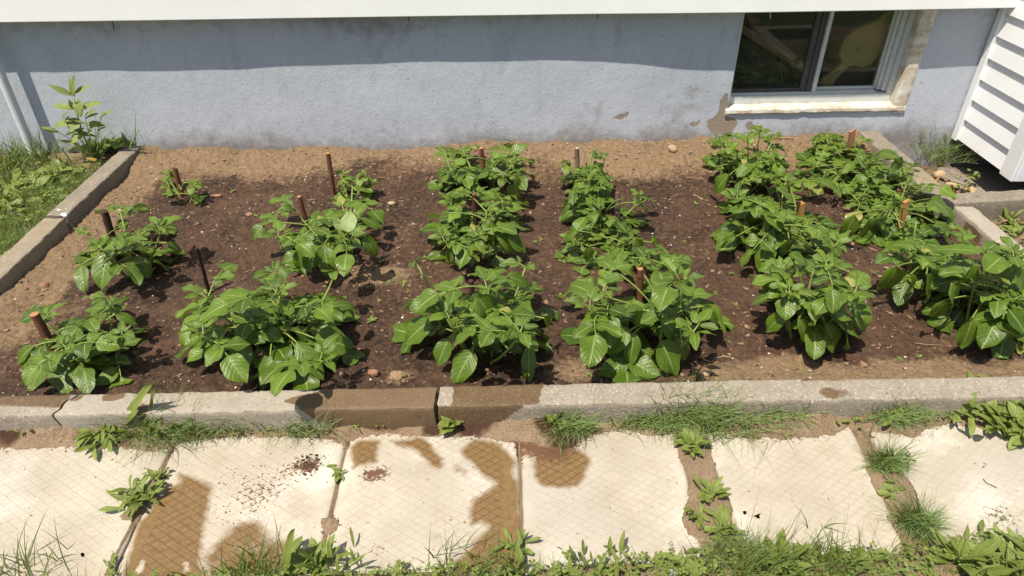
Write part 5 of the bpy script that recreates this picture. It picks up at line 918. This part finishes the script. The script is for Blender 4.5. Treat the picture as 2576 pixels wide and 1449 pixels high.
crumbs('dry_soil_crumbs', 5500, reg, 12, (.001, .010), 'dclod', zs, .8, lambda x, y, r: (r.uniform(0, 1, len(x)) < .12+sst(3.3, 3.55, y)+sst(-1.85, -2.05, x)+sst(.4, .8, x)*sst(1.95, 1.8, y)))
crumbs('white_flecks', 1000, reg, 13, (.0014, .0042), 'fleck', lambda x, y: zs(x, y)+.002, .6)
crumbs('bark_flecks', 2600, reg, 14, (.0018, .008), 'fleckb', lambda x, y: zs(x, y)+.001, .35, ell=3.5)
crumbs('sand_crumbs', 1500, (-1.9, 1.9, 1.5, 1.6), 15, (.0008, .0035), 'fleckb', lambda x, y: np.clip(.22*(y-y_edge(x)), 0, .03)+.001, .8, lambda x, y, r: y > y_edge(x)-.02*r.uniform(0, 1, len(x))**2)
crumbs('slab_crumbs', 420, (-1.7, 1.7, 1.1, 1.55), 16, (.0008, .0028), 'fleckb', lambda x, y: x*0+.0006, .7)
dc = gz(*zq(350, 600, 1000, 1440)); crumbs('spilled_soil', 900, (dc[0]-.09, dc[0]+.06, dc[1]-.08, dc[1]+.05), 17, (.0008, .005), 'clod', lambda x, y: x*0+.001, .7, lambda x, y, r: r.uniform(0, 1, len(x)) < np.exp(-((x-dc[0])**2+(y-dc[1])**2)/.0012))
dc2 = gz(*zq(1850, 850, 0, 1440)); crumbs('spilled_soil', 260, (dc2[0]-.1, dc2[0]+.1, dc2[1]-.1, dc2[1]+.12), 18, (.0006, .0022), 'clod', lambda x, y: x*0+.001, .7)
def strands(name, pts, mat, rad, label, cat, group=None):
    mb = MB(); mb.tube(pts, rad, 6); return mb.build(name, mat, None, True, label=label, cat=cat, group=group)
def sp3(px): 
    c = gz(px[0], px[1], .03); z = soil1(c[0], c[1])+.006 if c[1] > 1.7 else .004; return gz(px[0], px[1], z)
TW = 'dry twigs on the soil'
strands('dry_twig', [sp3(p) for p in [(880, 695), (892, 705), (905, 718), (912, 730)]], 'twig', .002, 'curved grey twig on bare soil, left of the dark front plant', 'twig', TW)
strands('dry_twig', [sp3(p) for p in [(1745, 490), (1755, 494), (1768, 502)]], 'twig', .0045, 'short stubby pale twig on the soil below the sandy mound', 'twig', TW)
strands('dry_twig', [sp3(p) for p in [(1772, 905), (1790, 910), (1800, 900), (1822, 896), (1832, 900)]], 'twig', .0022, 'bent pale root piece on the soil right of the broad leaved front plant', 'twig', TW)
strands('dry_twig', [sp3(p) for p in [(1745, 893), (1775, 905), (1808, 914)]], 'twig', .0018, 'thin straight root piece crossing the bent one by the front kerb', 'twig', TW)
strands('dry_twig', [gy(*zq(a, b, 2840, 0), 3.72) for a, b in [(85, 1058), (120, 1035), (200, 1038), (270, 1042), (320, 1060), (350, 1080)]], 'twig', [.003, .004, .005, .005, .004, .002], 'long crooked dry root lying against the wall under the window', 'twig', TW)
strands('dry_twig', [sp3(p) for p in [(2300, 862), (2330, 866), (2405, 870)]], 'twig', .0015, 'thin straight straw on the soil at the right front', 'twig', TW)
strands('dry_twig', [sp3(p) for p in [(1172, 505), (1185, 512), (1198, 506)]], 'twig', .003, 'small flat twig between two plants of the middle row', 'twig', TW)
wr = [gz(*zq(a, b, 2840, 1440), .004) for a, b in [(1055, 520), (1075, 545), (1110, 530), (1140, 505), (1155, 535), (1150, 550), (1120, 525), (1130, 545), (1160, 570), (1198, 580)]]
strands('rusty_wire', wr, 'bark_d', .0018, 'twisted rusty wire lying on the right slab', 'wire')
strands('dry_twig', [gz(*zq(a, b, 2840, 1440), .003) for a, b in [(1705, 715), (1730, 745), (1810, 780)]], 'bark_d', .001, 'thin curved dark twig on the right slab', 'twig', 'dry bits on the slabs')
for i, P in enumerate([[(1580, 960), (1605, 955), (1610, 975), (1590, 985)], [(1655, 995), (1690, 985), (1718, 972), (1705, 995), (1712, 1012), (1690, 1012), (1680, 1000)]]):
    plate('dark_chip', [gz(*zq(a, b, 2000, 1440), .0015) for a, b in P], .0, 'chip', None, label=['small dark flake on the dry slab, left of a larger one', 'jagged dark flake on the dry slab, larger of the two'][i], cat='flake')
plate('green_leaflet', [gz(*zq(a, b, 0, 1440), .002) for a, b in [(607, 1280), (620, 1270), (634, 1278), (632, 1300), (615, 1303)]], .0, 'weed', None, label='small round green leaf lying on the left slab', cat='leaf')
# leaf litter in the right corner
r = np.random.RandomState(31); L = []
for i in range(46): c = np.array([r.uniform(2.34, 2.75), r.uniform(2.62, 2.86), .025+r.uniform(0, .03)]); L.append((c, az(r.uniform(0, 6.28), r.normal(0, .3)), (r.normal(0, .4), r.normal(0, .4), 1), r.uniform(.02, .05), r.uniform(.012, .025), r.uniform(-.6, .9), .5, .2, .5, .5))
for i in range(26): c = gz(r.uniform(2335, 2420), r.uniform(430, 490), -.115); L.append((c, az(r.uniform(0, 6.28), r.normal(0, .3)), (r.normal(0, .4), r.normal(0, .4), 1), r.uniform(.015, .04), r.uniform(.010, .02), r.uniform(-.6, .9), .5, .2, .5, .5))
leaf_obj('leaf_litter', L, 'litter', None, kind='stuff')
r = np.random.RandomState(32); dcs = gz(*zq(1850, 1010, 2840, 1440)); n = 160
blades_obj('straw_scatter', (np.stack([dcs[0]+r.normal(0, .045, n), dcs[1]+r.normal(0, .03, n), np.full(n, .003)], 1), r.uniform(0, 6.28, n), np.full(n, 1.5), r.uniform(.01, .04, n), r.uniform(.0008, .0016, n), r.uniform(0, .1, n), r.uniform(0, 1, n)), 'dryg', None, 3, kind='stuff')
n = 260; bx = r.uniform(-1.9, 2.0, n); by = r.uniform(1.74, 3.7, n)
blades_obj('soil_straw', (np.stack([bx, by, soil_h(bx, by)+.006], 1), r.uniform(0, 6.28, n), np.full(n, 1.45), r.uniform(.01, .06, n), r.uniform(.0009, .002, n), r.uniform(0, .25, n), r.uniform(0, 1, n)), 'dryg', None, 4, kind='stuff')

# ---------------------------------------------------------------- light, sky, camera
SUN = np.array([-.29, -.33, 1.0]); SUN /= np.linalg.norm(SUN)
sun = bpy.data.lights.new('sun', 'SUN'); sun.energy = 4.15; sun.angle = R_(.5); sun.color = (1., .925, .79)
so = bpy.data.objects.new('sun', sun); C.objects.link(so); so.rotation_euler = Vector(SUN).to_track_quat('Z', 'Y').to_euler(); so.location = (-2, -2, 6)
W = bpy.data.worlds.new('World'); bpy.context.scene.world = W; W.use_nodes = True; nt = W.node_tree
sk = nt.nodes.new('ShaderNodeTexSky'); sk.sky_type = 'NISHITA'; sk.sun_disc = False; sk.sun_elevation = math.asin(SUN[2]); sk.sun_rotation = math.atan2(SUN[0], SUN[1]); sk.air_density = 1.; sk.dust_density = 2.
bg = nt.nodes['Background']; nt.links.new(sk.outputs[0], bg.inputs[0]); bg.inputs[1].default_value = .08
cam = bpy.data.cameras.new('camera'); co = bpy.data.objects.new('camera', cam); C.objects.link(co); bpy.context.scene.camera = co
cam.sensor_width = 36; cam.lens = FPX/2576*36; cam.clip_start = .05; cam.clip_end = 500
right = cR*AX+sR*AD; up = sR*AX-cR*AD
mw = Matrix(((right[0], up[0], -AF[0], 0), (right[1], up[1], -AF[1], 0), (right[2], up[2], -AF[2], HC), (0, 0, 0, 1))); co.matrix_world = mw
vs = bpy.context.scene.view_settings; vs.view_transform = 'Standard'; vs.look = 'None'; vs.exposure = .56; vs.gamma = 1.; vs.use_curve_mapping = False
bpy.context.scene.cycles.max_bounces = 8
